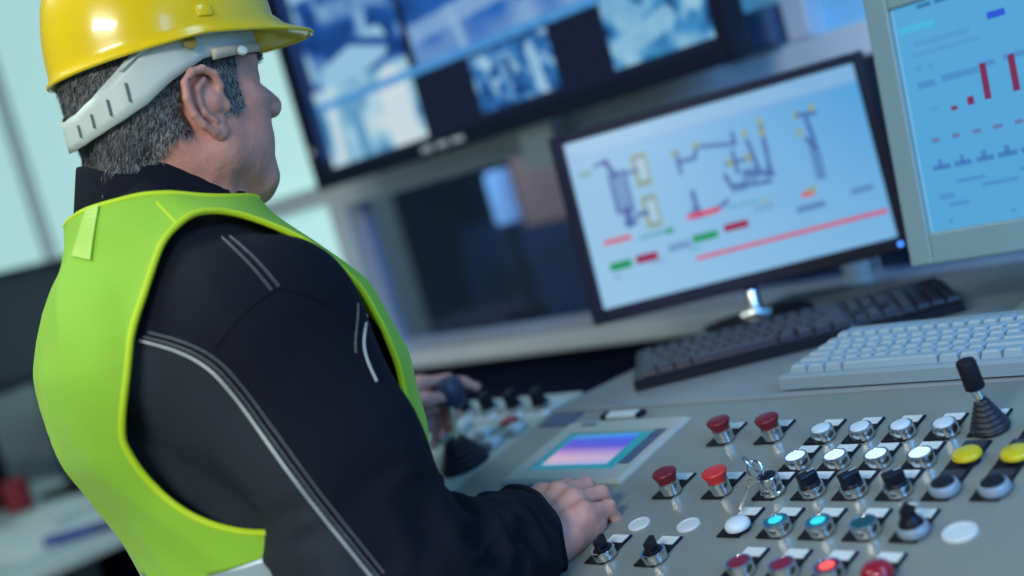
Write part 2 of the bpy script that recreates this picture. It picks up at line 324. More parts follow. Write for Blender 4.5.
mb = MB().lathe([(.0125, 0), (.0118, .003), (.0085, .0085), (.0075, .011), (0, .0115)], 28).box((0, .002, .0145), (.0095, .0225, .013), bev=.0028); g = mb.build('grip', m_black, t, True, (0, 0, .0110), (0, 0, .15)); g.scale = (.88, .88, .85)
MB().lathe([(.0062, 0), (.0066, .001), (.0060, .0022), (0, .003)], 20).build('white_tip', m_white_pl, g, True, (.003, .0085, .0155), (-.75, .35, 0))
# key switch
t = ctl('key_switch', 'chrome key switch with keys hanging from a ring', CX(0), ROWV[2], 'switch'); plate(t)
MB().lathe([(.0135, 0), (.0138, .003), (.0128, .004), (.0126, .0205), (.0118, .022), (.0100, .022)], 32).build('barrel', m_chrome, t, True, (0, 0, .0022)).scale = (.88, .88, .85)
MB().lathe([(.0102, 0), (.0098, .0012), (0, .0014)], 28).box((0, 0, .0016), (.002, .011, .0008)).build('lock_face', m_black, t, True, (0, 0, .0205)).scale = (.88, .88, 1)
k1 = MB().box((0, 0, .005), (.0022, .007, .010)); bow = MB().lathe([(.0105, -.0011), (.0112, 0), (.0105, .0011), (.0045, .0011), (.0045, -.0011), (.0105, -.0011)], 28, Matrix.Translation((0, 0, .0195)) @ Matrix.Rotation(math.pi/2, 4, 'Y'), cap=False)
k1.add(bow.v, bow.f); k1.build('key', m_steel, t, True, (-.003, 0, .0205), (.1, -.45, .75))
MB().tube([(.0085*math.cos(a)-.008, .0085*math.sin(a)*.35-.003, .029+.0085*math.sin(a)) for a in np.linspace(0, 2*math.pi, 24, endpoint=False)], .0011, 6, True).build('key_ring', m_chrome, t, True)
k2 = MB().box((0, -.026, 0), (.0046, .036, .0016), bev=.0005); bow = MB().lathe([(.0088, -.001), (.0092, 0), (.0088, .001), (.003, .001), (.003, -.001), (.0088, -.001)], 24, cap=False); k2.add(bow.v, bow.f)
k2.build('spare_key', mat('worn_brass', (.62, .60, .52), .35, .9), t, True, (-.0125, -.012, .0215), (.42, .15, .12)).scale = (.8, .75, 1)
# joystick on the back row
t = ctl('joystick', 'black joystick lever with ribbed rubber boot on the button panel', CX(4)-.003, ROWV[0]+.004, 'joystick'); plate(t)
prof = [(.0175, 0), (.018, .002)]
for i in range(6):
    r = .0172-.0021*i; z = .003+i*.0047; prof += [(r, z), (r+.0010, z+.0016), (r-.0002, z+.0032), (r-.0016, z+.0042)]
prof += [(.0055, .0325), (0, .0325)]
lean = (.02, -.02, 0)
MB().lathe(prof, 32).build('boot', mat('black_rubber', (.012, .013, .022), .45), t, True, (0, 0, .0022))
MB().lathe([(.0048, .026), (.0048, .052)], 20).build('shaft', m_chrome, t, True, (0, 0, .002), lean)
MB().lathe([(.0085, .043), (.0092, .044), (.0090, .070), (.0082, .0715), (.0, .072)], 28).build('handle', m_black_matte, t, True, (0, 0, .002), lean)
# chrome button cut by the right frame edge and further ones in the same rows
t = ctl('chrome_button', 'black chrome-rimmed button right of the joystick at the frame edge', CX(5)+.004, ROWV[0]-.003); plate(t); ring(t, .0140, .0116, .0125, 'flush0.0125'); cap_lathe(t, 'cap', 'bcap', [(.0112, -.003), (.0112, 0), (0, .001)], m_black, .0140)
# blank disc plugs
for k, (x, v, r) in enumerate([(-.8600, -.2030, .0122), (-.7960, -.2030, .0125), (-.5126, -.2046, .0150)]):
    t = thing('disc_plug', ['flat white disc plug beside the operator\'s fingertips', 'flat white disc plug left of the white domed button', 'flat white disc plug alone at the right of the panel'][k], 'plug', pp(x, v), (TILT, 0, 0), 'blank disc plugs')
    MB().lathe([(r, 0), (r, .0012), (r*.95, .0022), (r*.75, .0024), (r*.73, .0019), (0, .0019)], 36).build('disc', m_white_pl, t, True)
    MB().lathe([(r*.9, -.004), (r*.9, 0)], 16).build('stud', m_black, t, True)

# touch screens set into the panel
def touch(label, x0, x1, v0, v1, key, grad):
    cx, cv = (x0+x1)/2, (v0+v1)/2; W, H = x1-x0, v1-v0
    t = thing('touch_panel', label, 'touch screen', pp(cx, cv), (TILT, 0, 0), 'touch screens')
    h, ch = .007, .0045
    o = [(-W/2, -H/2), (W/2, -H/2), (W/2, H/2), (-W/2, H/2)]
    s = lambda q, d: [(math.copysign(abs(x)-d, x), math.copysign(abs(y)-d, y)) for x, y in q]
    gx, gy = .141, .091; gc = (-.001, -.003) # glass recess
    inn = [(gc[0]+sx*gx/2, gc[1]+sy*gy/2) for sx, sy in ((-1, -1), (1, -1), (1, 1), (-1, 1))]
    rings = [[(x, y, 0) for x, y in o], [(x, y, h-ch) for x, y in o], [(x, y, h) for x, y in s(o, ch)], [(x, y, h) for x, y in inn], [(x, y, h-.003) for x, y in inn]]
    V = [p for r in rings for p in r]; Fc = [(k*4+i, k*4+(i+1) % 4, k*4+4+(i+1) % 4, k*4+4+i) for k in range(4) for i in range(4)]
    MB().add(V, Fc).build('frame', mat('touch_panel_frame', (.36, .40, .37), .4), t)
    MB().box((gc[0], gc[1], h-.0032), (gx, gy, .001)).build('teal_surround', mat('teal_surround', (.02, .22, .26), .3, emit=(.02, .30, .36), es=.35), t)
    sw, sh = .108, .072; N = 60
    yy = np.linspace(0, 1, N)[:, None, None]; xx = np.linspace(0, 1, N)[None, :, None]
    stops = grad; ts = np.linspace(0, 1, len(stops))
    img = np.stack([np.interp(yy[:, 0, 0], ts, [s_[c] for s_ in stops]) for c in range(3)], 1)[:, None, :].repeat(N, 1)
    img = img*(1+.25*(xx-.5)*np.array([-1, 0, .6]))
    p = picture('display', img, sw, sh, screen_mat('touch_display_'+key, 1.0), t, loc=(-.006, .002, h-.0022)); p.rotation_euler = (-math.pi/2, 0, 0)
    for k in range(5): MB().box((gc[0]+gx/2+.0098, gc[1]+.036-k*.0160, h+.0004), (.0165, .0150, .0012), bev=.0004).build('function_key', mat('slate_blue_key', (.07, .10, .17), .5), t)
    MB().box((gc[0]-gx/2+.016, H/2-.0125, h+.0003), (.024, .006, .0008)).build('name_plate', MATS['slate_blue_key'], t)
    return t
touch('large touch screen with violet and pink display set in the console', -1.143, -.945, -.126, .021, 'violet', [sm(70, 150, 225), sm(70, 90, 210), sm(95, 85, 200), sm(170, 140, 200), sm(200, 170, 195), sm(150, 165, 215)])
touch('smaller-looking touch screen with blue display half hidden behind the right hand', -1.143, -.945, -.296, -.149, 'blue', [sm(60, 160, 215), sm(110, 190, 225), sm(175, 205, 215), sm(190, 205, 205), sm(150, 190, 210)])
for k, (x, v, lab) in enumerate([(-1.068, .040, 'white label strip with black ends behind the large touch screen'), (-1.05, -.1375, 'white label strip with black ends between the two touch screens')]):
    t = thing('label_strip', lab, 'label', pp(x, v), (TILT, 0, 0)); MB().box((0, 0, .003), (.05, .014, .006), bev=.002).build('strip', m_white_pl, t)
    for s in (-1, 1): MB().box((s*.030, 0, .003), (.010, .0142, .0064), bev=.002).build('end_cap', m_black, t)
t = thing('name_plate', 'slate blue flat plate at the back left corner of the console panel', 'plate', pp(-1.180, .040), (TILT, 0, 0))
MB().box((0, 0, .001), (.056, .034, .002), bev=.0006).build('plate', MATS['slate_blue_key'], t)

# ------------------------------------------------------------------ keyboards
def keyboard(name, label, loc, rz, L, D, mb_, mk, h0, h1):
    t = thing(name, label, 'keyboard', loc, (0, 0, rz))
    o = [(-L/2, -D/2), (L/2, -D/2), (L/2, D/2), (-L/2, D/2)]
    V = [(x, y, .001) for x, y in o]+[(x, y, (h0 if y < 0 else h1)-.003) for x, y in o]+[(x*.985, y*.96, (h0 if y < 0 else h1)) for x, y in o]
    Fc = [(3, 2, 1, 0), (8, 9, 10, 11)]+[(k*4+i, k*4+(i+1) % 4, k*4+4+(i+1) % 4, k*4+4+i) for k in range(2) for i in range(4)]
    MB().add(V, Fc).build('case', mb_, t)
    for sx in (-1, 1): MB().box((sx*L*.42, D*.4, .002), (.03, .012, .004)).build('foot', m_black, t)
    sl = math.atan2(h1-h0, D)
    def keymesh(wu):
        w_, d_, hh = wu*.0187-.0022, .0165, .0082; tp = .0026
        o = [(-w_/2, -d_/2), (w_/2, -d_/2), (w_/2, d_/2), (-w_/2, d_/2)]
        V = [(x, y, 0) for x, y in o]+[(math.copysign(abs(x)-tp*.5, x), math.copysign(abs(y)-tp*.5, y)+.0006, hh*.75) for x, y in o]+[(math.copysign(abs(x)-tp, x), math.copysign(abs(y)-tp, y)+.0008, hh) for x, y in o]
        return MB().add(V, [(8, 9, 10, 11)]+[(k*4+i, k*4+(i+1) % 4, k*4+4+(i+1) % 4, k*4+4+i) for k in range(2) for i in range(4)]).mesh('key', mk)
    cache = {}
    u = .0187; x00 = -L/2+.011
    rows = [[1.25]*3+[6.25]+[1.25]*4, [2.25]+[1]*10+[2.75], [1.75]+[1]*11+[2.25], [1.5]+[1]*12+[1.5], [1]*13+[2], [1]*13+[2]]
    ys = [-D/2+.018+i*.0192 for i in range(5)]+[-D/2+.018+5*.0192+.006]
    nav = {0: [0, 1, 2], 1: [1], 3: [0, 1, 2], 4: [0, 1, 2], 5: [0, 1, 2]}
    num = {0: [0, 1, 2, 3], 1: [0, 1, 2, 3], 2: [0, 1, 2, 3], 3: [0, 1, 2, 3], 4: [0, 1, 2, 3], 5: []}
    def put(wu, x, y):
        if wu not in cache: cache[wu] = keymesh(wu)
        link('key', cache[wu], t, (x, y, h0+(y+D/2)/D*(h1-h0)-.0005), (sl, 0, 0))
    for r, row in enumerate(rows):
        x = x00
        for wu in row: put(wu, x+wu*u/2, ys[r]); x += wu*u
        for q in nav.get(r, []): put(1, x00+15.25*u+(q+.5)*u, ys[r])
        for q in num.get(r, []): put(1, x00+18.5*u+(q+.5)*u, ys[r])
    return t
keyboard('keyboard', 'black keyboard lying askew on the worktop below the middle monitor', (-.983, 1.395, ZS), math.radians(37.1), .432, .156, m_black, mat('black_keycap', (.012, .015, .032), .28, var=.3), .014, .026)
keyboard('keyboard', 'white keyboard on the worktop behind the white buttons', (-.618, 1.229, ZS), math.radians(-2.0), .450, .164, mat('white_keyboard_case', (.24, .31, .34), .4), mat('white_keycap', (.29, .37, .40), .4), .017, .029)

# ------------------------------------------------------------------ screen pictures
def blank(H, W, c): return np.ones((H, W, 3))*np.array(c)
def rect(img, x0, y0, x1, y1, c, a=1.):
    H, W = img.shape[:2]; i = slice(max(0, int(y0*H)), max(0, int(math.ceil(y1*H)))); j = slice(max(0, int(x0*W)), max(0, int(math.ceil(x1*W))))
    img[i, j] = img[i, j]*(1-a)+np.array(c)*a
def seg(img, x0, y0, x1, y1, wd, c, a=1.):
    H, W = img.shape[:2]; yy, xx = np.mgrid[0:H, 0:W]; asp = H/W
    px_, py_ = xx/W, yy/H*asp; ax, ay, bx, by = x0, y0*asp, x1, y1*asp
    dx, dy = bx-ax, by-ay; tt = np.clip(((px_-ax)*dx+(py_-ay)*dy)/(dx*dx+dy*dy+1e-9), 0, 1)
    d = np.hypot(px_-ax-tt*dx, py_-ay-tt*dy); m = (d < wd)[..., None]*a; img[:] = img*(1-m)+np.array(c)*m
def noise2(H, W, n, rng):
    g = rng.random((n+2, int(n*W/H)+3)); y = np.linspace(0, n, H); x = np.linspace(0, int(n*W/H), W)
    yi, xi = y.astype(int), x.astype(int); fy, fx = (y-yi)[:, None], (x-xi)[None]; fy = fy*fy*(3-2*fy); fx = fx*fx*(3-2*fx)
    return (g[yi][:, xi]*(1-fy)*(1-fx)+g[yi+1][:, xi]*fy*(1-fx)+g[yi][:, xi+1]*(1-fy)*fx+g[yi+1][:, xi+1]*fy*fx)

# ------------------------------------------------------------------ middle monitor
c = Vector((-1.1442, 1.5522, 1.281)); MW, MH = .492, .304
mon = thing('monitor', 'black widescreen monitor showing a plant diagram, standing on a chrome neck', 'monitor', (c.x, c.y, ZS), (0, 0, math.radians(33.3)))
zc = c.z-ZS; tl = math.radians(-7.9)
def housing(t, W, H, zc, tl, m, mback, bl, br, bt, bb, dp, rim=.004, back=.03):
    R = Matrix.Translation((0, 0, zc)) @ Matrix.Rotation(tl, 4, 'X')
    def tr(mb): mb.v = [tuple(R @ Vector(v)) for v in mb.v]; return mb
    x0, x1, z0, z1 = -W/2, W/2, -H/2, H/2; ix0, ix1, iz0, iz1 = x0+bl, x1-br, z0+bb, z1-bt
    for nm, cc, dd in (('bezel_side', ((x0+ix0)/2, .010, 0), (bl, .028, H)), ('bezel_side', ((x1+ix1)/2, .010, 0), (br, .028, H)), ('bezel_top', ((ix0+ix1)/2, .010, (z1+iz1)/2), (ix1-ix0+.002, .0275, bt)), ('bezel_bottom', ((ix0+ix1)/2, .010, (z0+iz0)/2), (ix1-ix0+.002, .0275, bb))):
        tr(MB().box(cc, dd, bev=min(rim, .003))).build(nm, m, t)
    tr(MB().box((0, .022+dp/2-.003, 0), (W*.985, dp, H*.98), bev=.008)).build('back_shell', mback, t)
    tr(MB().box((0, .022+dp+back/2-.006, -.01), (W*.55, back, H*.6), bev=.012)).build('back_bulge', mback, t)
    return R, (ix0+ix1)/2, (iz0+iz1)/2, ix1-ix0, iz1-iz0
R, ox, oz, iw, ih = housing(mon, MW, MH, zc, tl, m_bezel, m_black, .0215, .018, .0150, .022, .022)
bgc = np.array(sm(128, 182, 220)); Hh, Ww = 190, 300
img = blank(Hh, Ww, bgc); gy = np.linspace(0, 1, Hh)[:, None, None]; gx = np.linspace(0, 1, Ww)[None, :, None]
img = (1-gx)*np.array(sm(150, 195, 230))+gx*np.array(sm(76, 162, 224)); img = img*(1-gy*.40)+np.array(sm(168, 212, 240))*gy*.40
rect(img, 0, 0, 1, .09, sm(160, 196, 226), .5); rect(img, .0, .10, 1, .113, sm(150, 170, 215), .35)
LN = sm(58, 88, 160); YL = sm(150, 168, 110); GR = sm(0, 150, 85); RD = sm(215, 60, 85); DR = sm(150, 0, 55); TEAL = sm(70, 150, 170)
def tank(x, y, w_, h_): rect(img, x, y, x+w_, y+h_, LN, .8); rect(img, x+.012, y+.02, x+w_-.012, y+h_-.02, sm(120, 160, 205), .7)
rect(img, .03, .19, .07, .22, sm(110, 150, 110), .6)
tank(.125, .24, .065, .24); seg(img, .125, .16, .15, .26, .010, LN, .9); seg(img, .09, .17, .13, .16, .007, LN, .85); seg(img, .16, .47, .16, .55, .014, LN, .85); rect(img, .14, .53, .19, .56, LN, .6)
for y in (.17, .42): rect(img, .215, y, .27, y+.19, YL, .8); rect(img, .225, y+.01, .262, y+.18, LN, .35); rect(img, .23, y+.03, .258, y+.155, sm(165, 202, 224), 1); seg(img, .19, y+.09, .225, y+.09, .008, LN, .85)
cx_ = lambda x: (.355+(x-.42)*.70) if x < .88 else (.42+(x-.42)*.78)
def cseg(a, b, c_, d): seg(img, cx_(a), b+.06, cx_(c_), d+.06, .0075, LN, .85)
def crect(a, b, c_, d, col, al): rect(img, cx_(a), b+.06, cx_(c_), d+.06, col, al)
bx_ = lambda x: x*.86+.01 if x < .40 else (x-.065 if x < .72 else x-.03*(1-x)/.28)
def brect(a, b, c_, d, col, al): rect(img, bx_(a), b*.87+.015, bx_(c_), d*.87+.015, col, min(1, al*1.05))
# central circuit
for a_ in [(.44, .16, .44, .28), (.44, .22, .52, .22), (.52, .22, .54, .16), (.54, .16, .72, .20), (.72, .20, .72, .14), (.47, .40, .47, .55), (.47, .55, .60, .52), (.60, .52, .62, .50), (.66, .30, .78, .30), (.70, .24, .70, .36), (.78, .20, .80, .38), (.74, .38, .86, .42), (.86, .14, .85, .42), (.68, .44, .84, .46), (.64, .36, .66, .44)]: cseg(*a_)
for (x, y) in [(.43, .16), (.54, .15), (.78, .16), (.86, .18), (.68, .30), (.77, .30), (.88, .24), (.885, .14), (.955, .12), (.86, .12)]: rect(img, cx_(x)-.008, y+.04, cx_(x)+.008, y+.08, YL, .8)
crect(.44, .50, .49, .56, LN, .6); crect(.72, .36, .79, .43, LN, .5); crect(.66, .42, .73, .47, LN, .5)
cseg(.89, .14, .96, .15); cseg(.92, .17, .93, .30); crect(.905, .32, .945, .52, LN, .55); cseg(.90, .28, .93, .34); crect(.82, .38, .85, .45, LN, .35); crect(.73, .58, .83, .61, LN, .22)
# bars
brect(.055, .685, .165, .71, RD, .9); brect(.20, .72, .32, .735, TEAL, .7); brect(.31, .71, .335, .745, GR, .8); brect(.055, .845, .14, .895, GR, .95); brect(.165, .84, .25, .885, DR, .95); brect(.06, .93, .09, .945, LN, .3); brect(.22, .90, .28, .92, LN, .22); brect(.30, .82, .385, .86, LN, .5)
brect(.42, .66, .53, .685, RD, .9); brect(.56, .675, .66, .69, TEAL, .6); brect(.67, .68, .70, .71, YL, .4); brect(.42, .80, .505, .845, GR, .95); brect(.53, .785, .61, .825, DR, .95); brect(.415, .94, .99, .958, RD, .9); brect(.40, .86, .44, .90, TEAL, .25)
brect(.765, .705, .80, .735, sm(215, 90, 80), .9); brect(.785, .69, .805, .72, YL, .8); brect(.74, .79, .82, .825, LN, .6); brect(.905, .765, .965, .795, LN, .55)
pic = picture('display', np.clip(img, 0, 1), iw, ih, screen_mat('plant_diagram_display', .92), mon); pic.matrix_local = R @ Matrix.Translation((ox, .004, oz))
led = MB().lathe([(.0035, 0), (.0035, .001), (0, .0015)], 16, Matrix.Rotation(math.pi/2, 4, 'X')).build('power_light', mat('blue_led', (.05, .2, 1.), .3, emit=(.05, .28, 1.), es=2.2), mon); led.matrix_local = R @ Matrix.Translation((MW/2-.017, -.004, -MH/2+.0105))
MB().lathe([(.085, 0), (.086, .003), (.083, .008), (.06, .012), (0, .013)], 40).build('base', m_black, mon, True)
MB().lathe([(.0865, .001), (.0885, .004), (.0865, .008)], 40, cap=False).build('base_ring', m_chrome, mon, True)
MB().tube([(0, .0, .008), (0, .004, .045), (0, .02, .085), (0, .035, .14)], [.013, .011, .012, .012], 16).build('neck', m_chrome, mon, True)
MB().tube([(-.02, -.005, .014), (.0, -.012, .018), (.02, -.005, .014)], .008, 12).build('neck_clamp', m_chrome, mon, True)

# ------------------------------------------------------------------ right monitor (beige)
SW, SH = .338, .270
crt = thing('monitor', 'beige square monitor with bar readings at the right edge', 'monitor', (-.571, 1.393, ZS), (0, 0, 0))
R, ox, oz, iw, ih = housing(crt, SW+.06, SH+.066, 1.322-ZS, math.radians(-7.2), m_beige, m_beige, .030, .030, .028, .038, .05, .004, .06)
img = blank(170, 210, sm(84, 166, 216)); BL = sm(58, 98, 178)
rect(img, 0, 0, .008, 1, sm(150, 205, 235), .5)
for x in (.10, .17, .25, .42): rect(img, x, .012, x+.05, .026, sm(20, 105, 150), .8)
rect(img, .02, .09, .15, .115, sm(70, 188, 228), .8); rect(img, .34, .135, .40, .155, sm(30, 70, 210), .9)
for x, y, w_ in ((.07, .17, .2), (.05, .215, .25), (.06, .275, .02), (.10, .275, .02), (.08, .46, .03)): rect(img, x, y, x+w_, y+.014, BL, .20)
for x, y, w_ in ((.055, .345, .06), (.145, .34, .13), (.285, .325, .05), (.37, .318, .07), (.47, .31, .07), (.6, .31, .2)): rect(img, x, y, x+w_, y+.022, BL, .40)
for x, y, h_ in ((.160, .477, .013), (.222, .455, .032), (.285, .335, .145), (.385, .328, .145), (.49, .36, .11), (.60, .34, .13)): rect(img, x, y, x+.018, y+h_, sm(122, 10, 60), .95)
for k in range(9): rect(img, .07+k*.075, .595, .095+k*.075, .606, sm(110, 40, 110), .55); rect(img, .055+k*.08, .715, .115+k*.08, .735, BL, .65); rect(img, .078+k*.08, .69, .09+k*.08, .72, BL, .6)
for x, y, w_ in ((.13, .79, .10), (.22, .825, .12), (.06, .845, .05), (.36, .79, .02), (.09, .885, .07), (.4, .84, .2), (.08, .955, .01), (.30, .955, .015)): rect(img, x, y, x+w_, y+.014, BL, .35)
picture('display', np.clip(img, 0, 1), iw, ih, screen_mat('bar_readings_display', .95), crt).matrix_local = R @ Matrix.Translation((ox, .004, oz))
MB().lathe([(.11, 0), (.112, .006), (.10, .014), (.05, .02), (.045, .06), (.05, .08)], 36).build('stand', m_beige, crt, True, (0, .05, 0))
for k in range(3): MB().box((.06+k*.022, -.004, -.150), (.014, .006, .006), bev=.001).build('control_button', m_beige, crt).matrix_local = R

# ------------------------------------------------------------------ wall screen
TX0, TX1, TZ0, TZ1, TY = -2.492, -1.228, 1.476, 2.20, 1.80
tv = thing('wall_screen', 'large black wall-mounted screen showing blue camera pictures, above the window', 'screen', ((TX0+TX1)/2, TY, TZ0))
TW, TH = TX1-TX0, TZ1-TZ0
R, ox, oz, iw, ih = housing(tv, TW, TH, TH/2, 0, m_bezel, m_black, .030, .030, .030, .036, .05, .004, .05)
Hh, Ww = 220, 400; img = blank(Hh, Ww, sm(14, 20, 44)); ix0, iz1 = (TX0+.030), (TZ1-.030)
rng = np.random.default_rng(3)
def feed(x0, x1, z0, z1, lo, mid, hi, n, gain, seedlines):
    j0, j1 = int((x0-ix0)/iw*Ww), int((x1-ix0)/iw*Ww); i0, i1 = int((iz1-z1)/ih*Hh), int((iz1-z0)/ih*Hh); i0 = max(i0, 0)
    h_, w_ = i1-i0, j1-j0; v = .6*noise2(h_, w_, n, rng)+.4*noise2(h_, w_, n*2, rng)
    im = np.repeat(v[..., None], 3, 2)
    for (a0, b0, a1, b1, wd, val) in seedlines: seg(im, a0, b0, a1, b1, wd, (val,)*3, .85)
    v = np.clip((im[..., 0]-.5)*gain+.5, 0, 1); lo, mid, hi = np.array(lo), np.array(mid), np.array(hi)
    o = np.where(v[..., None] < .5, lo+(mid-lo)*v[..., None]*2, mid+(hi-mid)*(v[..., None]*2-1)); img[i0:i1, j0:j1] = o
D_, M_, W_ = sm(8, 26, 78), sm(28, 92, 180), sm(160, 210, 240)
feed(-2.440, -2.415, 1.54, 2.17, sm(24, 50, 105), sm(28, 60, 120), sm(40, 80, 150), 4, .8, [])
feed(-2.40, -2.045, 1.70, 1.97, D_, M_, W_, 5, 1.5, [(.2, .95, .75, .80, .10, .95), (.35, .15, .9, .5, .05, .65), (.05, .1, .25, .1, .1, .9), (.05, .55, .9, .85, .03, .35)])
feed(-2.40, -2.045, 1.98, 2.17, D_, M_, W_, 5, 1.4, [(.1, .5, .9, .4, .06, .8)])
feed(-2.41, -2.050, 1.520, 1.70, sm(60, 140, 195), sm(165, 215, 238), sm(225, 242, 246), 3, 1.1, [(.36, .35, .40, 1., .06, .12), (.30, .32, .48, .30, .05, .2), (.8, .3, .8, .9, .14, .95), (.13, .2, .13, .9, .05, .9)])
feed(-2.025, -1.470, 1.662, 2.17, sm(10, 42, 110), sm(40, 108, 200), sm(160, 200, 235), 4, 1.1, [(0., .86, 1., .80, .035, .85), (.25, .82, .28, .97, .02, .9), (.62, .84, .98, .80, .05, .25)])
feed(-2.41, -1.45, 1.652, 1.668, sm(50, 120, 205), sm(75, 155, 225), sm(110, 185, 240), 2, .6, [])
feed(-1.868, -1.640, 1.527, 1.645, sm(12, 48, 118), sm(50, 128, 200), sm(170, 215, 240), 7, 1.5, [(.75, .2, .8, .9, .05, .85), (.15, .15, .2, .2, .06, .9), (.45, .3, .5, .8, .04, .2)])
feed(-1.497, -1.266, 1.525, 1.70, sm(14, 56, 122), sm(66, 152, 210), sm(160, 212, 238), 5, 1.5, [(.1, .8, .6, .65, .09, .8), (.1, .3, .3, .5, .1, .7), (.55, .0, .7, .6, .02, .1), (.75, .3, .9, .6, .05, .85)])
feed(-1.44, -1.266, 1.76, 2.17, D_, M_, W_, 5, 1.4, [])
picture('display', np.clip(img, 0, 1), iw, ih, screen_mat('camera_pictures_display', .80), tv).matrix_local = R @ Matrix.Translation((ox, .004, oz))
for k in range(3): MB().box((-.20+k*.052, -.0045, -TH/2+.018), (.036, .003, .011), bev=.0012).build('badge_mark', mat('badge_grey', (.45, .5, .5), .4, emit=(.5, .55, .5), es=.15), tv).matrix_local = R
MB().lathe([(.008, 0), (.008, .002), (0, .003)], 18, Matrix.Rotation(math.pi/2, 4, 'X')).build('sensor', MATS['badge_grey'], tv).matrix_local = R @ Matrix.Translation((-TW/2+.024, -.004, -TH/2+.094))
MB().box((0, .115, TH*.5), (.4, .09, .3)).build('wall_mount', m_steel, tv); MB().box((0, .175, TH*.5), (.1, .10, .9)).build('mount_post', m_steel, tv)
t = thing('junction_box', 'dark box on the transom below the frosted pane, right of the wall screen', 'box', (-1.297, 1.985, 1.486)); MB().box((0, 0, .037), (.086, .05, .074), bev=.006).build('case', mat('dark_blue_box', (.05, .10, .18), .5), t); MB().box((0, -.027, .037), (.07, .006, .058), bev=.002).build('cover', MATS['dark_blue_box'], t)
t = thing('cup', 'small white cup on the window sill under the middle monitor', 'cup', (-1.196, 1.945, 1.033)); MB().lathe([(.022, 0), (.024, .001), (.027, .085), (.0255, .085), (.0225, .004), (0, .004)], 24, cap=False).build('body', m_white_pl, t, True); MB().tube([(.026, 0, .05), (.042, 0, .045), (.042, 0, .02), (.025, 0, .014)], .003, 8).build('handle', m_white_pl, t, True)

# ------------------------------------------------------------------ wing console to the left
def wp(x, v, n=0.): return pp(x, v, n-.012)
m_wing = mat('wing_panel_paint', (.38, .45, .42), .4)
wg = thing('wing_console', 'pale wing console with knobs, left of the main button panel', 'console', (-1.55, 1.0, 0))
A, B, XA, XB = -.24, .150, -1.90, -1.238
top = MB(); vs_ = [wp(XA, A), wp(XB, A), wp(XB, B), wp(XA, B)]; lo = [wp(XA, A, -.012), wp(XB, A, -.012), wp(XB, B, -.012), wp(XA, B, -.012)]
top.add(vs_+lo, [(0, 1, 2, 3), (7, 6, 5, 4), (0, 4, 5, 1), (1, 5, 6, 2), (2, 6, 7, 3), (3, 7, 4, 0)]); inl(top, wg).build('top_panel', m_wing, wg)
fy, by = wp(0, A).y+.02, wp(0, B).y-.006
inl(MB().box(((XA+XB)/2, (fy+by)/2, .49), (XB-XA-.02, by-fy, .98)), wg).build('body', m_panel_side, wg)
def wknob(label, x, v, rz):
    t = thing('selector_knob', label, 'switch', wp(x, v), (TILT, 0, 0), 'knobs on the wing console')
    MB().box((0, .004, .001), (.044, .056, .002), bev=.0005).build('legend_plate', m_white_pl, t); MB().lathe([(.016, 0), (.016, .008), (.013, .010)], 20).build('bezel', m_chrome, t, True, (0, 0, .002))
    link('grip', shared('wkn', lambda: MB().lathe([(.012, 0), (.012, .006), (.010, .007)], 20).box((0, 0, .014), (.011, .026, .020), bev=.003).mesh('grip', m_black)), t, (0, 0, .010), (0, 0, rz))
for k, x in enumerate((-1.437, -1.383, -1.328, -1.273)): wknob('black knob on white plate, %s in the back row of the wing console' % ['leftmost', 'second from left', 'third from left', 'rightmost'][k], x, .098, .3)
for k, (x, v, m, lab) in enumerate([(-1.395, .010, mat('green_cap', (.01, .22, .17), .35), 'green button on the wing console beside the joystick'), (-1.330, .030, m_white_pl, 'white square button in the middle of the wing console'), (-1.27, .035, m_white_pl, 'white square button on the wing console nearest the main panel'), (-1.300, .055, mat('dull_red_cap', (.35, .05, .06), .4), 'small red button among the white ones on the wing console'), (-1.285, .000, m_white_pl, 'white square button just behind the joystick boot'), (-1.40, .050, m_white_pl, 'white square button nearest the left hand')]):
    t = thing('wing_button', lab, 'push button', wp(x, v), (TILT, 0, 0), 'buttons on the wing console'); MB().box((0, 0, .003), (.030, .026, .006), bev=.001).build('frame', m_steel, t); MB().box((0, 0, .008), (.023, .019, .008), bev=.002).build('cap', m, t)
LJ = wp(-1.292, -.050)
t = thing('joystick', 'tall joystick on the wing console under the operator\'s left hand', 'joystick', LJ, (TILT, 0, 0))
prof = [(.034, 0), (.035, .004)]
for i in range(5): r = .033-.0045*i; z = .005+i*.007; prof += [(r, z), (r+.002, z+.003), (r-.002, z+.006)]
MB().lathe(prof+[(0, .04)], 24).build('boot', MATS['black_rubber'], t, True)
KJ = Vector((-1.312, 1.062, 1.135)); inv = (Matrix.Translation(LJ) @ Matrix.Rotation(TILT, 4, 'X')).inverted(); kl = inv @ KJ
MB().tube([(0, 0, .03), tuple(kl)], .0045, 10).build('shaft', mat('dull_brass', (.35, .32, .22), .4, .6), t, True)
MB().lathe([(.008, -.028), (.017, -.022), (.022, -.006), (.022, .006), (.016, .016), (0, .019)], 24).build('handle', mat('slate_grip', (.03, .04, .07), .4), t, True, kl)

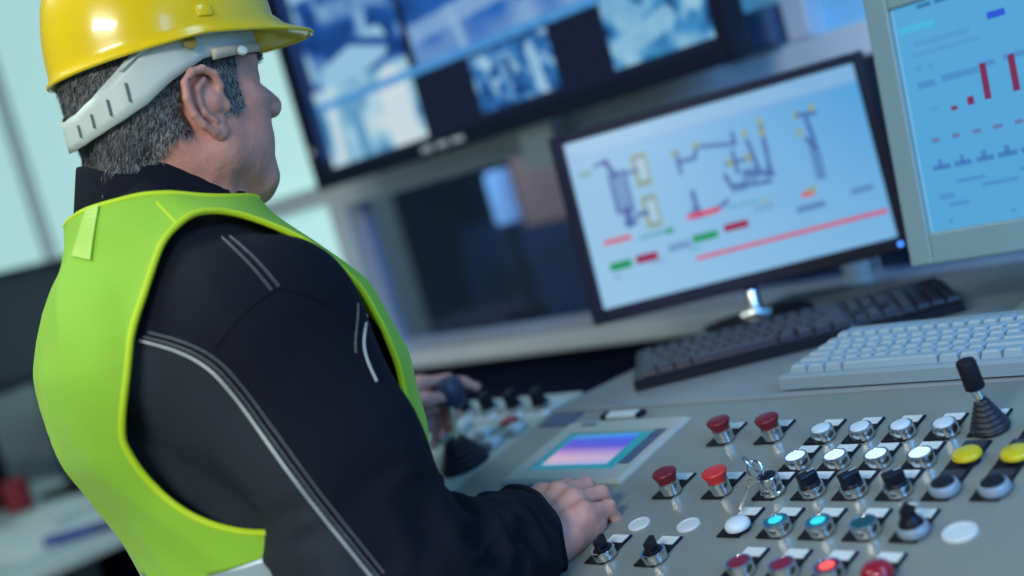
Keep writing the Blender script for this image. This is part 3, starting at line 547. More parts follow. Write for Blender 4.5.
# ------------------------------------------------------------------ desk far left
dk = thing('desk', 'pale desk covered with papers behind the operator at the left', 'desk', (-3.7, 1.2, 0))
MB().box((0, 0, .785), (1.5, 1.0, .03), bev=.006).build('top', mat('pale_desk_top', (.50, .62, .64), .4), dk)
for sx in (-1, 1):
    for sy in (-1, 1): MB().box((sx*.7, sy*.45, .385), (.05, .05, .77), bev=.005).build('leg', m_steel, dk)
for k, (x, y, r, lab) in enumerate([(-3.30, 1.16, .3, 'loose sheet of white paper nearest the operator on the far desk'), (-3.52, 1.22, -.2, 'loose sheet of white paper in the middle of the far desk'), (-3.20, 1.38, .6, 'loose sheet of white paper under the blue marker'), (-3.62, 1.42, .1, 'loose sheet of white paper at the back of the far desk')]):
    p = MB().box((0, 0, .0015+.001*k), (.297, .21, .003)).build('paper_sheet', mat('white_paper', (.68, .78, .80), .7), None, False, (x, y, .800), (0, 0, r)); tag(p, lab, 'paper', 'papers on the far desk')
t = thing('marker', 'blue marker pen lying on papers on the far desk', 'pen', (-3.12, 1.24, .812), (0, 0, .9)); MB().lathe([(.012, -.09), (.014, -.085), (.014, .05), (.011, .052)], 16, Matrix.Rotation(math.pi/2, 4, 'Y')).build('barrel', mat('blue_marker', (.02, .06, .30), .4), t, True); MB().lathe([(.0145, .035), (.0145, .095), (.011, .098)], 16, Matrix.Rotation(math.pi/2, 4, 'Y')).build('cap', mat('dark_blue_cap', (.01, .03, .16), .4), t, True)
for k, (x, y, z, m, lab) in enumerate([(-3.90, 1.40, .80, mat('red_mug_glaze', (.26, .02, .035), .3), 'red mug on the far desk in front of the dark monitor'), (-4.12, 1.02, .80, mat('dark_red_mug_glaze', (.30, .02, .04), .3), 'dark red mug lower at the left frame edge on the far desk')]):
    t = thing('mug', lab, 'mug', (x, y, z)); MB().lathe([(.036, 0), (.042, .004), (.042, .10), (.038, .10), (.036, .008), (0, .008)], 24, cap=False).build('body', m, t, True); MB().tube([(.04, 0, .08), (.066, 0, .075), (.066, 0, .03), (.04, 0, .025)], .006, 8).build('handle', m, t, True)
t = thing('desk_machine', 'dark desktop device with a steel knob behind the red mugs', 'device', (-4.16, 1.30, .80), (0, 0, .5)); MB().box((0, 0, .12), (.30, .22, .24), bev=.02).build('case', m_black_matte, t); MB().lathe([(.03, 0), (.03, .03), (.02, .04)], 20, Matrix.Translation((-.05, -.12, .17)) @ Matrix.Rotation(math.pi/2, 4, 'X')).build('knob', m_steel, t, True); MB().box((.02, 0, .245), (.2, .15, .02), bev=.005).build('lid', m_black, t)
t = thing('monitor', 'dark monitor seen from behind on the far desk at the left frame edge', 'monitor', (-3.90, 1.62, .80), (0, 0, math.radians(118)))
R, ox, oz, iw, ih = housing(t, .56, .36, .545, 0, m_bezel, mat('navy_back_shell', (.012, .018, .035), .5), .02, .02, .02, .025, .03)
MB().box((0, 0, .01), (.24, .18, .02), bev=.006).build('base', m_black, t); MB().box((0, .04, .24), (.06, .02, .46), bev=.004).build('neck', m_black, t)
t = thing('task_lamp', 'grey bent-arm task lamp on the far desk behind the dark monitor', 'lamp', (-3.55, 1.72, .80))
MB().lathe([(.08, 0), (.08, .02), (.02, .03)], 24).build('base', m_black, t, True); MB().tube([(0, 0, .02), (.0, 0, .40), (-.02, 0, .80), (.13, .02, .86)], .014, 10).build('arm', mat('grey_lamp_paint', (.16, .24, .26), .5), t, True); MB().box((.06, .01, .66), (.17, .06, .05), bev=.015).build('shade', MATS['grey_lamp_paint'], t); MB().tube([(-.01, 0, .60), (.05, .01, .64)], .012, 8).build('bracket', MATS['grey_lamp_paint'], t, True)
t = thing('panel_cabinet', 'grey low cabinet behind the far desk with a pale notice', 'cabinet', (-4.95, 1.45, 0)); MB().box((0, 0, .62), (.5, .9, 1.24), bev=.01).build('body', mat('slate_cabinet', (.26, .34, .36), .5), t)
for s in (-1, 1): MB().box((.255, s*.22, .62), (.02, .42, 1.18), bev=.004).build('door', MATS['slate_cabinet'], t)
MB().box((.268, -.1, 1.02), (.004, .16, .14)).build('notice', mat('notice_paper', (.7, .85, .78), .7), t)

# ------------------------------------------------------------------ implicit surfaces for the operator
class Field:
    def __init__(s, lo, hi, h):
        s.lo = np.array(lo, float); s.h = h; s.n = np.ceil((np.array(hi)-s.lo)/h).astype(int)+1
        s.d = np.full(s.n, .05, np.float32)
    def sub(s, lo, hi):
        i0 = np.maximum(((np.array(lo)-s.lo)/s.h).astype(int)-1, 0); i1 = np.minimum(((np.array(hi)-s.lo)/s.h).astype(int)+2, s.n)
        sl = tuple(slice(a, b) for a, b in zip(i0, i1))
        ax = [(s.lo[k]+s.h*np.arange(i0[k], i1[k])).astype(np.float32) for k in range(3)]
        return sl, np.meshgrid(*ax, indexing='ij')
    def put(s, sl, d, k, op='u'):
        a = s.d[sl]
        if op == 'u':
            if k > 0:
                hh = np.clip(.5+.5*(a-d)/k, 0, 1); s.d[sl] = a*(1-hh)+d*hh-k*hh*(1-hh)
            else: s.d[sl] = np.minimum(a, d)
        else:
            d = -d; hh = np.clip(.5-.5*(a-d)/k, 0, 1); s.d[sl] = a*(1-hh)+d*hh+k*hh*(1-hh)
    def cone(s, a, b, ra, rb, k=.01, op='u', sq=None):
        a, b = np.array(a, float), np.array(b, float); m = max(ra, rb)+k+.03
        sl, (X, Y, Z) = s.sub(np.minimum(a, b)-m, np.maximum(a, b)+m)
        if X.size == 0: return
        ba = b-a; L2 = ba@ba+1e-12; PX, PY, PZ = X-a[0], Y-a[1], Z-a[2]
        t = np.clip((PX*ba[0]+PY*ba[1]+PZ*ba[2])/L2, 0, 1)
        dx, dy, dz = PX-t*ba[0], PY-t*ba[1], PZ-t*ba[2]
        if sq is not None:  # flatten along axis n by factor
            n, fct = np.array(sq[0], float), sq[1]; n = n/np.linalg.norm(n); q = dx*n[0]+dy*n[1]+dz*n[2]; q2 = q*(fct-1)
            dx, dy, dz = dx+q2*n[0], dy+q2*n[1], dz+q2*n[2]
        s.put(sl, np.sqrt(dx*dx+dy*dy+dz*dz)-(ra+(rb-ra)*t), k, op)
    def ell(s, c, r, A=None, k=.01, op='u'):
        c, r = np.array(c, float), np.array(r, float); m = r.max()+k+.03
        sl, (X, Y, Z) = s.sub(c-m, c+m)
        if X.size == 0: return
        P = [X-c[0], Y-c[1], Z-c[2]]
        A = np.eye(3) if A is None else np.array(A)  # rows: local axes in world
        Q = [(P[0]*A[i, 0]+P[1]*A[i, 1]+P[2]*A[i, 2])/r[i] for i in range(3)]
        k0 = np.sqrt(Q[0]**2+Q[1]**2+Q[2]**2); k1 = np.sqrt((Q[0]/r[0])**2+(Q[1]/r[1])**2+(Q[2]/r[2])**2)+1e-9
        s.put(sl, k0*(k0-1)/k1, k, op)
    def func(s, fn, lo, hi, k=.0, op='u'):
        sl, G = s.sub(lo, hi); s.put(sl, fn(*G), k, op)
    def mesh(s):
        d = s.d; ins = d < 0; n = np.array(d.shape)
        c = np.zeros(n-1, np.uint8)
        for i in (0, 1):
            for j in (0, 1):
                for k in (0, 1): c += ins[i:n[0]-1+i, j:n[1]-1+j, k:n[2]-1+k]
        act = np.argwhere((c > 0) & (c < 8)); idx = -np.ones(n-1, np.int32); idx[tuple(act.T)] = np.arange(len(act))
        acc = np.zeros((len(act), 3)); cnt = np.zeros(len(act))
        corners = [(i, j, k) for i in (0, 1) for j in (0, 1) for k in (0, 1)]
        vals = {cc: d[act[:, 0]+cc[0], act[:, 1]+cc[1], act[:, 2]+cc[2]] for cc in corners}
        for a in corners:
            for ax in range(3):
                if a[ax] == 0:
                    b = list(a); b[ax] = 1; b = tuple(b); va, vb = vals[a], vals[b]; m = (va < 0) != (vb < 0)
                    t = np.where(m, va/(va-vb+1e-12), 0); p = np.tile(np.array(a, float), (len(act), 1)); p[:, ax] = t
                    acc[m] += p[m]; cnt[m] += 1
        V = s.lo+s.h*(act+acc/np.maximum(cnt, 1)[:, None])
        Fs = []
        for ax in range(3):
            u, v = (ax+1) % 3, (ax+2) % 3
            sl0 = [slice(None)]*3; sl1 = [slice(None)]*3; sl0[ax] = slice(0, n[ax]-1); sl1[ax] = slice(1, n[ax])
            a, b = ins[tuple(sl0)], ins[tuple(sl1)]; e = np.argwhere(a != b)
            e = e[(e[:, u] > 0) & (e[:, v] > 0) & (e[:, u] < n[u]-1) & (e[:, v] < n[v]-1)]
            q = []
            for du, dv in ((-1, -1), (0, -1), (0, 0), (-1, 0)):
                g = e.copy(); g[:, u] += du; g[:, v] += dv; q.append(idx[g[:, 0], g[:, 1], g[:, 2]])
            q = np.stack(q, 1); flip = b[tuple(e.T)] if False else ins[tuple((e+np.eye(3, dtype=int)[ax]).T)]
            q[flip] = q[flip][:, ::-1]; Fs.append(q)
        return V, np.concatenate(Fs)
def npmesh(name, V, Fc, m, smooth=True):
    me = bpy.data.meshes.new(name); V = np.asarray(V, np.float32); Fc = np.asarray(Fc, np.int32); k = Fc.shape[1]
    me.vertices.add(len(V)); me.vertices.foreach_set('co', V.ravel()); me.loops.add(Fc.size); me.loops.foreach_set('vertex_index', Fc.ravel())
    me.polygons.add(len(Fc)); me.polygons.foreach_set('loop_start', np.arange(0, Fc.size, k, dtype=np.int32))
    if smooth: me.polygons.foreach_set('use_smooth', np.ones(len(Fc), bool))
    me.update(calc_edges=True); me.validate(); me.materials.append(m); return me
def smooth_mesh(V, Fc, it=2, lam=.5):
    e = np.concatenate([Fc[:, [i, (i+1) % Fc.shape[1]]] for i in range(Fc.shape[1])]); n = len(V)
    for _ in range(it):
        s_ = np.zeros_like(V); c_ = np.zeros(n)
        for k in range(3): s_[:, k] = np.bincount(e[:, 0], V[e[:, 1], k], n)+np.bincount(e[:, 1], V[e[:, 0], k], n)
        c_ = np.bincount(e[:, 0], minlength=n)+np.bincount(e[:, 1], minlength=n); V = V+(s_/np.maximum(c_, 1)[:, None]-V)*lam
    return V
def tris(Fq): return np.concatenate([Fq[:, [0, 1, 2]], Fq[:, [0, 2, 3]]])
def clip_mesh(V, T, g):
    """keep g<0, cutting triangles along g=0"""
    g = np.where(np.abs(g) < 1e-7, 1e-7, g); keep = g < 0; V = [tuple(v) for v in V]; out = []; cut = {}
    def x(i, j):
        key = (min(i, j), max(i, j))
        if key not in cut:
            t = g[i]/(g[i]-g[j]); a, b = np.array(V[i]), np.array(V[j]); cut[key] = len(V); V.append(tuple(a+(b-a)*t))
        return cut[key]
    s_ = keep[T].sum(1); out = T[s_ == 3].tolist()
    for t in T[(s_ == 1) | (s_ == 2)]:
        a, b, c_ = t
        for _ in range(3):
            if keep[a] and ((not keep[b] and not keep[c_]) or (keep[b] and not keep[c_])): break
            a, b, c_ = b, c_, a
        if keep[b]: p, q = x(b, c_), x(a, c_); out += [[a, b, p], [a, p, q]]
        else: out.append([a, x(a, b), x(a, c_)])
    V = np.array(V); T = np.array(out); used = np.unique(T); re = -np.ones(len(V), int); re[used] = np.arange(len(used))
    return V[used], re[T]
def boundary_loops(T):
    from collections import Counter, defaultdict
    e = np.concatenate([T[:, [0, 1]], T[:, [1, 2]], T[:, [2, 0]]]); c_ = Counter(map(lambda p: (min(p), max(p)), e.tolist()))
    nx = {a: b for a, b in e.tolist() if c_[(min(a, b), max(a, b))] == 1}; loops = []; seen = set()
    for s0 in list(nx):
        if s0 in seen: continue
        L = [s0]; seen.add(s0); q = nx[s0]
        while q in nx and q not in seen: L.append(q); seen.add(q); q = nx[q]
        loops.append((L, q == s0))
    return loops
def chain_smooth(P, it, closed):
    P = np.array(P)
    for _ in range(it):
        Q = P.copy()
        if closed: Q = .5*P+.25*(np.roll(P, 1, 0)+np.roll(P, -1, 0))
        else: Q[1:-1] = .5*P[1:-1]+.25*(P[2:]+P[:-2])
        P = Q
    return P
def resample(P, step, closed=False):
    P = np.array(P, float)
    if closed: P = np.vstack([P, P[:1]])
    L = np.r_[0, np.cumsum(np.linalg.norm(np.diff(P, axis=0), axis=1))]; n = max(3, int(L[-1]/step)); t = np.linspace(0, L[-1], n+1)
    if closed: t = t[:-1]
    return np.stack([np.interp(t, L, P[:, k]) for k in range(3)], 1)
def vnoise(P, scale, seed=0):
    P = np.asarray(P)*scale; i = np.floor(P).astype(np.int64); f_ = P-i; f_ = f_*f_*(3-2*f_); o = 0
    for a in (0, 1):
        for b in (0, 1):
            for c_ in (0, 1):
                h = ((i[..., 0]+a)*73856093) ^ ((i[..., 1]+b)*19349663) ^ ((i[..., 2]+c_)*83492791) ^ (seed*2654435)
                h = (h*1103515245+12345) & 0x7fffffff; h = ((h >> 8) & 0xffff)/65535.
                o = o+h*(f_[..., 0] if a else 1-f_[..., 0])*(f_[..., 1] if b else 1-f_[..., 1])*(f_[..., 2] if c_ else 1-f_[..., 2])
    return o

# ------------------------------------------------------------------ operator: frame and pose
BYAW = math.radians(68.0); BO = np.array([-1.140, .615, 0.])
BF = np.array([math.cos(BYAW), math.sin(BYAW), 0]); BR = np.array([math.sin(BYAW), -math.cos(BYAW), 0]); BZ = np.array([0, 0, 1.])
def bl(x, y, z): return BO+BR*x+BF*y+BZ*z
HYAW = math.radians(84.0); HO = np.array([-1.120, .672, 1.548])   # between the ears
HF = np.array([math.cos(HYAW), math.sin(HYAW), 0]); HR = np.array([math.sin(HYAW), -math.cos(HYAW), 0])
_p = math.radians(-3.0); HFp = HF*math.cos(_p)+BZ*math.sin(_p); HU = np.cross(HR, HFp); HA = np.array([HR, HFp, HU])
def hl(x, y, z): return HO+HR*x+HFp*y+HU*z
def hinv(P): return (np.asarray(P)-HO) @ HA.T
op = thing('person', 'operator in yellow vest and dark jacket standing at the console, hand on the panel', 'person', (BO[0], BO[1], 0))
opL = np.array([BO[0], BO[1], 0])
# torso sections: z, half width, half depth, centre y
TS = np.array([[.86, .172, .110, .005], [.95, .180, .112, .020], [1.05, .186, .118, .036], [1.15, .188, .136, .038], [1.25, .190, .157, .031], [1.33, .186, .144, .024], [1.385, .165, .104, .022], [1.42, .125, .084, .016], [1.455, .090, .074, .010], [1.485, .068, .068, .015], [1.51, .055, .055, .03]])
def torso(off=0., zt=1.50, zb=.88):
    def fn(X, Y, Z):
        x = (X-BO[0])*BR[0]+(Y-BO[1])*BR[1]; y = (X-BO[0])*BF[0]+(Y-BO[1])*BF[1]
        a = np.interp(Z, TS[:, 0], TS[:, 1])+off; b = np.interp(Z, TS[:, 0], TS[:, 2])+off; c_ = np.interp(Z, TS[:, 0], TS[:, 3])
        q = (np.abs(x/a)**2.35+np.abs((y-c_)/b)**2.35)**(1/2.35); d = (q-1)*np.minimum(a, b)
        return np.maximum(np.maximum(d, Z-zt), zb-Z).astype(np.float32)
    return fn
SHR, ELR = bl(.168, .046, 1.322), bl(.218, .085, 1.052); WRR = np.array([-.938, .778, 1.035])
SHL, ELL, WRL = bl(-.170, .035, 1.325), bl(-.25, .16, 1.14), np.array([-1.385, .965, 1.125])
NB = bl(0, -.012, 1.43)
def sleeve(F, S, E, W, side, off, wr, cuffx=.0):
    F.cone(bl(side*.045, -.005, 1.425), S+BZ*.005, .045+off, .070+off, .03)
    F.cone(S, S*.5+E*.5, .082+off, .080+off, .03); F.cone(S*.5+E*.5, E, .082+off, .080+off, .02)
    d = (W-E)/np.linalg.norm(W-E); F.cone(E, W+d*cuffx, .074+off, wr, .02)
lo, hi = np.array([-1.66, .36, .90]), np.array([-.72, 1.20, 1.74])

# ---- jacket
J = Field(lo, hi, .006)
J.func(torso(0.), [-1.5, .3, .86], [-.8, 1.0, 1.5], 0)
J.ell(bl(.075, -.072, 1.315), [.085, .05, .09], np.array([BR, BF, BZ]), .04); J.ell(bl(-.075, -.072, 1.315), [.085, .05, .09], np.array([BR, BF, BZ]), .04)
sleeve(J, SHR, ELR, WRR, 1, 0., .045, .060); sleeve(J, SHL, ELL, WRL, -1, 0., .046, -.005)
JV, JQ = J.mesh(); JV = smooth_mesh(JV, JQ, 3)
jt = tris(JQ)
def wrinkle(V, Q):
    n = np.zeros_like(V); T = tris(Q); fn = np.cross(V[T[:, 1]]-V[T[:, 0]], V[T[:, 2]]-V[T[:, 0]])
    for k in range(3):
        for c_ in range(3): n[:, c_] += np.bincount(T[:, k], fn[:, c_], len(V))
    return n/np.maximum(np.linalg.norm(n, axis=1, keepdims=True), 1e-12)
def seg_t(P, A, B):
    d = B-A; t = (P-A) @ d/(d @ d); return t, np.linalg.norm(P-A-np.clip(t, 0, 1)[:, None]*d, axis=1)
nrm = wrinkle(JV, JQ); disp = np.zeros(len(JV))
for S, E_, W, sd in ((SHR, ELR, WRR, 1), (SHL, ELL, WRL, 2)):
    t1, d1 = seg_t(JV, S, E_); t2, d2 = seg_t(JV, E_, W)
    ax1 = (E_-S)/np.linalg.norm(E_-S); ax2 = (W-E_)/np.linalg.norm(W-E_)
    w1 = np.clip((t1-.35)/.5, 0, 1)*(d1 < .13); w2 = np.clip(1.15-np.abs(t2-.45), 0, 1)*(d2 < .11)*np.clip(t2+.3, 0, 1)
    p1 = JV+ax1*((JV-S) @ ax1)[:, None]*1.6; p2 = JV+ax2*((JV-E_) @ ax2)[:, None]*1.8
    f1 = 1-np.abs(vnoise(p1, 17, sd)*2-1)*1.0; f2 = 1-np.abs(vnoise(p2, 24, sd+5)*2-1)
    disp += w1*(f1-.5)*.018+w2*(f2-.5)*.020
tA, dA = seg_t(JV, bl(.155, -.10, 1.29), bl(.20, -.02, 1.17)); disp += np.exp(-(dA/.022)**2)*-.018      # fold between back and sleeve
tA, dA = seg_t(JV, bl(.175, -.085, 1.26), bl(.13, -.13, 1.18)); disp += np.exp(-(dA/.018)**2)*.006
disp += (vnoise(JV, 12, 3)-.5)*.015+(1-np.abs(vnoise(JV@np.array([[1,.3,0],[0,1,.4],[.3,0,.6]]), 9, 6)*2-1)-.5)*.010+(vnoise(JV, 26, 4)-.5)*.003
JV = JV+nrm*disp[:, None]; JV = smooth_mesh(JV, JQ, 1, .35)
m_jacket = mat('navy_black_twill', (.0064, .0082, .0175), .82, bump=.25, bscale=900, var=.25, vscale=14, spec=.15)
# open the sleeve ends
g = np.full(len(JV), -1.)
cuts = []
for E_, W, cx, rr in ((ELR, WRR, .030, .11), (ELL, WRL, -.010, .10)):
    d = (W-E_)/np.linalg.norm(W-E_); dn = d*.9+np.array([.25, .45, .0]) if cx > 0 else d; dn = dn/np.linalg.norm(dn); cuts.append((W+d*cx, dn)); s_ = (JV-(W+d*cx)) @ dn; near = np.linalg.norm(JV-W, axis=1) < rr; g = np.where(near, np.maximum(g, s_), g)
JV2, JT2 = clip_mesh(JV, tris(JQ), g)
jo = link('jacket', npmesh('jacket', JV2-opL, JT2, m_jacket), op); 
def topx(P):
    d = np.asarray(P)-np.array(CAM_LOC); w_ = d @ np.array(_f); return np.stack([512+FPX*(d @ np.array(_R))/w_, 288-FPX*(d @ np.array(_U))/w_], 1)
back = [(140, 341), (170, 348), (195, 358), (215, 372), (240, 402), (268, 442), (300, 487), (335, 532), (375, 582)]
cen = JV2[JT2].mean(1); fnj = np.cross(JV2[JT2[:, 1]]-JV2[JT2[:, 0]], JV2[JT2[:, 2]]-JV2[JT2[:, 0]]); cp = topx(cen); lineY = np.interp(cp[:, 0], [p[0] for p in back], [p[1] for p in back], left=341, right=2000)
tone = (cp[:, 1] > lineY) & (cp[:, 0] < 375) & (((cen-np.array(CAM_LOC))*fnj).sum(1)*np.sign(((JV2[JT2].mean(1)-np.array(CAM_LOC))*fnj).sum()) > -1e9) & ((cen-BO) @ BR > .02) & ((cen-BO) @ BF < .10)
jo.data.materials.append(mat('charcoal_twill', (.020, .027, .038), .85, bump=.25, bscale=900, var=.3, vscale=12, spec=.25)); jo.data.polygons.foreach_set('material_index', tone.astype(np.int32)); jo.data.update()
md = jo.modifiers.new('thickness', 'SOLIDIFY'); md.thickness = .002; md.offset = -1
for L, cl in boundary_loops(JT2):
    P = resample(chain_smooth(JV2[L], 4, True), .006, True)
    if len(P) > 12: MB().tube(P-opL, .0035, 8, True).build('cuff_hem', m_jacket, jo, True)
# stand-up collar
def loft_ring(fn, n, m_, closed=True):
    V = np.array([[fn(2*math.pi*i/n, j/(m_-1)) for j in range(m_)] for i in range(n)]); Fc = []
    for i in range(n if closed else n-1):
        for j in range(m_-1): a = i*m_+j; b = ((i+1) % n)*m_+j; Fc.append((a, b, b+1, a+1))
    return V.reshape(-1, 3), np.array(Fc)
def colf(th, t):
    back = .5-.5*math.cos(th)   # th=0 front, pi back
    r = 1.0+.05*math.sin(3*th)*.2-.06*t
    zb, zt = 1.420+.045*back, 1.445+.068*back
    return bl(math.sin(th)*.079*r, .012+math.cos(th)*(.086 if math.cos(th) > 0 else .080)*r+.012*t, zb+(zt-zb)*t+.003*math.sin(th*5))
CV, CQ = loft_ring(colf, 72, 8); co = link('collar', npmesh('collar', CV-opL, CQ, m_jacket), op); md = co.modifiers.new('thickness', 'SOLIDIFY'); md.thickness = .005; md.offset = 0
# ---- vest
VFd = Field(lo, hi, .006); VO = .011
VFd.func(torso(VO, 1.475, 1.00), [-1.5, .3, .98], [-.8, 1.0, 1.5], 0)
for s in (1, -1):
    VFd.ell(bl(s*.075, -.072, 1.315), np.array([.085, .05, .09])+VO, np.array([BR, BF, BZ]), .04)
    S = SHR if s > 0 else SHL; E_ = ELR if s > 0 else ELL
    VFd.cone(bl(s*.045, -.005, 1.425), S+BZ*.005, .045+VO, .070+VO, .03); VFd.cone(S, S*.75+E_*.25, .082+VO*.8, .081+VO*.7, .03)
VV, VQ = VFd.mesh(); VV = smooth_mesh(VV, VQ, 4); VT = tris(VQ)
nv = wrinkle(VV, VQ)
q = VV-BO; vx, vy, vz = q @ BR, q @ BF, VV[:, 2]
VV = VV+nv*((vnoise(VV*np.array([1, 1, .45]), 11, 8)-.5)*.014+(1-np.abs(vnoise(VV@np.array([[1,0,0],[0,1,0],[.35,.35,.4]]), 16, 9)*2-1))*.008)[:, None]
def smax(a, b, k): h = np.clip(.5+.5*(a-b)/k, 0, 1); return b*(1-h)+a*h+k*h*(1-h)
def arm(vx, vy, vz, s):
    u = (vy-.030-np.clip(vz-1.27, 0, .2)*.35)/.125; w_ = (vz-1.275)/np.where(vz > 1.275, .26, .122); qq = (np.sqrt(u*u+w_*w_)-1)*.125
    return smax(qq, .128-s*vx, .07)
g = np.maximum(-arm(vx, vy, vz, 1), -arm(vx, vy, vz, -1))
neck = np.sqrt((vx/.088)**2+((vy-.018)/.088)**2)-1; neck = np.maximum(neck, 0-(vz-1.395)*8)  # inside neck and high
g = np.maximum(g, np.minimum(np.minimum(np.abs(vx)-.155, vz-1.135), vy-.03))
g = np.maximum(g, np.where(vz > 1.38, -neck*.09, -1)); g = np.maximum(g, 1.03-vz); g = np.maximum(g, vz-(1.463-.22*np.clip(vy+.01, 0, .2)))
V1, T1 = clip_mesh(VV, VT, g)
m_vest = mat('fluorescent_vest_mesh', (.275, .57, .03), .75, emit=(.275, .57, .03), es=.03, bump=.3, bscale=1400, var=.10, vscale=10, sheen=.1)  # faint glow added to brighten the vest; its binding glows too
m_bind = mat('yellow_binding_tape', (.50, .72, .012), .6, emit=(.5, .75, .01), es=.06)
band_hi, band_lo = 1.128, 1.07
def zband(V): q = V-BO; return V[:, 2]-(q @ BF)*.10-(q @ BR)*.05
vo_parts = []
V1b, T1b = clip_mesh(V1, T1, band_hi-zband(V1)); vest = link('safety_vest', npmesh('safety_vest', V1b-opL, T1b, m_vest), op)
vest['label'] = 'fluorescent yellow-green safety vest'
V2, T2 = clip_mesh(V1, T1, zband(V1)-band_hi); vb = link('reflective_band', npmesh('reflective_band', V2-opL, T2, mat('silver_reflective_tape', (.38, .50, .54), .4, .2)), vest)
for o in (vest, vb): md = o.modifiers.new('thickness', 'SOLIDIFY'); md.thickness = .0016; md.offset = 1
for L, cl in boundary_loops(T1):
    P = JT = chain_smooth(V1[L], 10, cl)
    if len(P) < 30 or P[:, 2].max() < 1.06: continue
    P = resample(P, .006, cl); mb = MB().tube(P-opL, .0032, 8, cl); o = mb.build('binding', m_bind, vest, True)
# ray-cast paths on the clothes
from mathutils.bvhtree import BVHTree
def bvh(V, T): return BVHTree.FromPolygons([Vector(v) for v in V], [tuple(int(i) for i in t) for t in T])
def ray_dir(x, y): return (_f+_R*((x-512)/FPX)-_U*((y-288)/FPX)).normalized()
BJ = bvh(JV2, JT2); BV = bvh(V1, T1); BC = bvh(CV, tris(CQ))
def on(B, path, step=.004, lift=.0012):
    P = resample(np.array([[x, y, 0] for x, y in path], float), 4.0); P = chain_smooth(P, 12, False); out = []
    for x, y, _ in P:
        h = B.ray_cast(CAM_LOC, ray_dir(x, y))
        if h[0] is not None:
            nn = h[1] if h[1].dot(ray_dir(x, y)) < 0 else -h[1]; out.append(np.array(h[0]+nn*lift))
    if len(out) < 3: return None
    return resample(chain_smooth(out, 3, False), step)
m_pipe = mat('silver_piping', (.50, .56, .56), .45, .2); m_thread = mat('grey_thread', (.30, .33, .36), .7)
def piping(B, path, r, nm='piping', par=None):
    P = on(B, path)
    if P is not None: MB().tube(P-opL, r, 8).build(nm, m_pipe, par or jo, True)
def stitches(B, path, par=None):
    P = on(B, path, .0036)
    if P is None: return
    mb = MB()
    for i in range(0, len(P)-1): mb.tube([P[i]+(P[i+1]-P[i])*.1-opL, P[i]+(P[i+1]-P[i])*.72-opL], .00055, 5)
    mb.build('stitching', m_thread, par or jo)
back = [(140, 341), (170, 348), (195, 358), (215, 372), (240, 402), (268, 442), (300, 487), (335, 532), (375, 582)]
piping(BJ, back, .0012)
stitches(BJ, [(x+4, y-4) for x, y in back]); stitches(BJ, [(x+9, y-8.5) for x, y in back])
stitches(BJ, [(222, 238), (248, 262), (272, 291)]); stitches(BJ, [(230, 237), (255, 258), (279, 287)])
piping(BJ, [(366, 308), (367, 320), (361, 340), (364, 357), (376, 382)], .0012); stitches(BJ, [(357, 304), (358, 320), (353, 338), (355, 354)])
for pth in ([(278, 288), (258, 300), (236, 320), (214, 348)], [(278, 288), (300, 292), (330, 305), (356, 330)]):
    P = on(BJ, pth, lift=.0002)
    if P is not None: MB().tube(P-opL, .0014, 6).build('seam', m_jacket, jo, True)
stitches(BC, [(80, 188), (105, 184), (140, 193)], co)
sp = on(BV, [(157, 203), (175, 222), (197, 244)], lift=.0006)
if sp is not None: MB().tube(sp-opL, .0018, 6).build('shoulder_seam', m_bind, vest, True)
# nape loop strip on the vest
PL, PR = on(BV, [(90, 207), (75, 258)], .006, .0036), on(BV, [(101, 207), (93, 262)], .006, .0036)
if PL is not None and PR is not None:
    t_ = np.linspace(0, 1, 12); f_ = lambda P: np.stack([np.interp(t_, np.linspace(0, 1, len(P)), P[:, k]) for k in range(3)], 1); A_, B_ = f_(PL), f_(PR)
    V = [v for a, b in zip(A_, B_) for v in (a-opL, b-opL)]
    o = MB().add(V, [(2*i, 2*i+1, 2*i+3, 2*i+2) for i in range(11)]).build('nape_tape', mat('pale_green_tape', (.46, .74, .14), .6), vest); md = o.modifiers.new('thickness', 'SOLIDIFY'); md.thickness = .001; md.offset = 0

# ---- body: head, neck, trunk, arms and hands in one surface
B = Field(lo, hi, .0035)
B.func(torso(-.014, 1.44, .92), [-1.5, .3, .90], [-.8, 1.0, 1.5], 0)
for S, E_, W, s in ((SHR, ELR, WRR, 1), (SHL, ELL, WRL, -1)):
    B.cone(bl(s*.045, -.005, 1.41), S, .034, .050, .02); B.cone(S, E_, .052, .042, .02); B.cone(E_, W, .042, .030, .015)
B.cone(bl(0, -.005, 1.40), hl(0, -.022, -.045), .068, .060, .03); B.cone(bl(0, .02, 1.41), hl(0, .005, -.070), .056, .050, .03)
B.ell(hl(0, -.012, .040), [.076, .098, .094], HA, .015)                 # skull
B.ell(hl(0, -.052, .005), [.066, .046, .058], HA, .02)                 # occiput
B.ell(hl(0, .028, -.016), [.066, .050, .078], HA, .02)                  # face
for s in (1, -1):
    B.cone(hl(s*.056, .004, -.052), hl(s*.034, .048, -.082), .022, .024, .02)   # jaw
    B.cone(hl(s*.058, .000, .0), hl(s*.056, .004, -.055), .020, .022, .02)
    B.ell(hl(s*.050, .050, -.010), [.020, .024, .020], HA, .018)          # cheekbone
    B.ell(hl(s*.050, .036, -.046), [.020, .030, .026], HA, .02)
    B.cone(hl(s*.012, .076, .034), hl(s*.046, .060, .032), .013, .012, .012)   # brow
    B.ell(hl(s*.033, .082, .018), [.014, .012, .010], HA, .010, 's')      # eye socket
    B.ell(hl(s*.0325, .0655, .018), [.0150, .0135, .0125], HA, .004); B.ell(hl(s*.0325, .081, .0175), [.0105, .009, .0042], HA, .003, 's')
    B.ell(hl(s*.013, .092, -.014), [.009, .010, .008], HA, .006)
B.ell(hl(0, .062, -.086), [.024, .022, .022], HA, .02)                  # chin
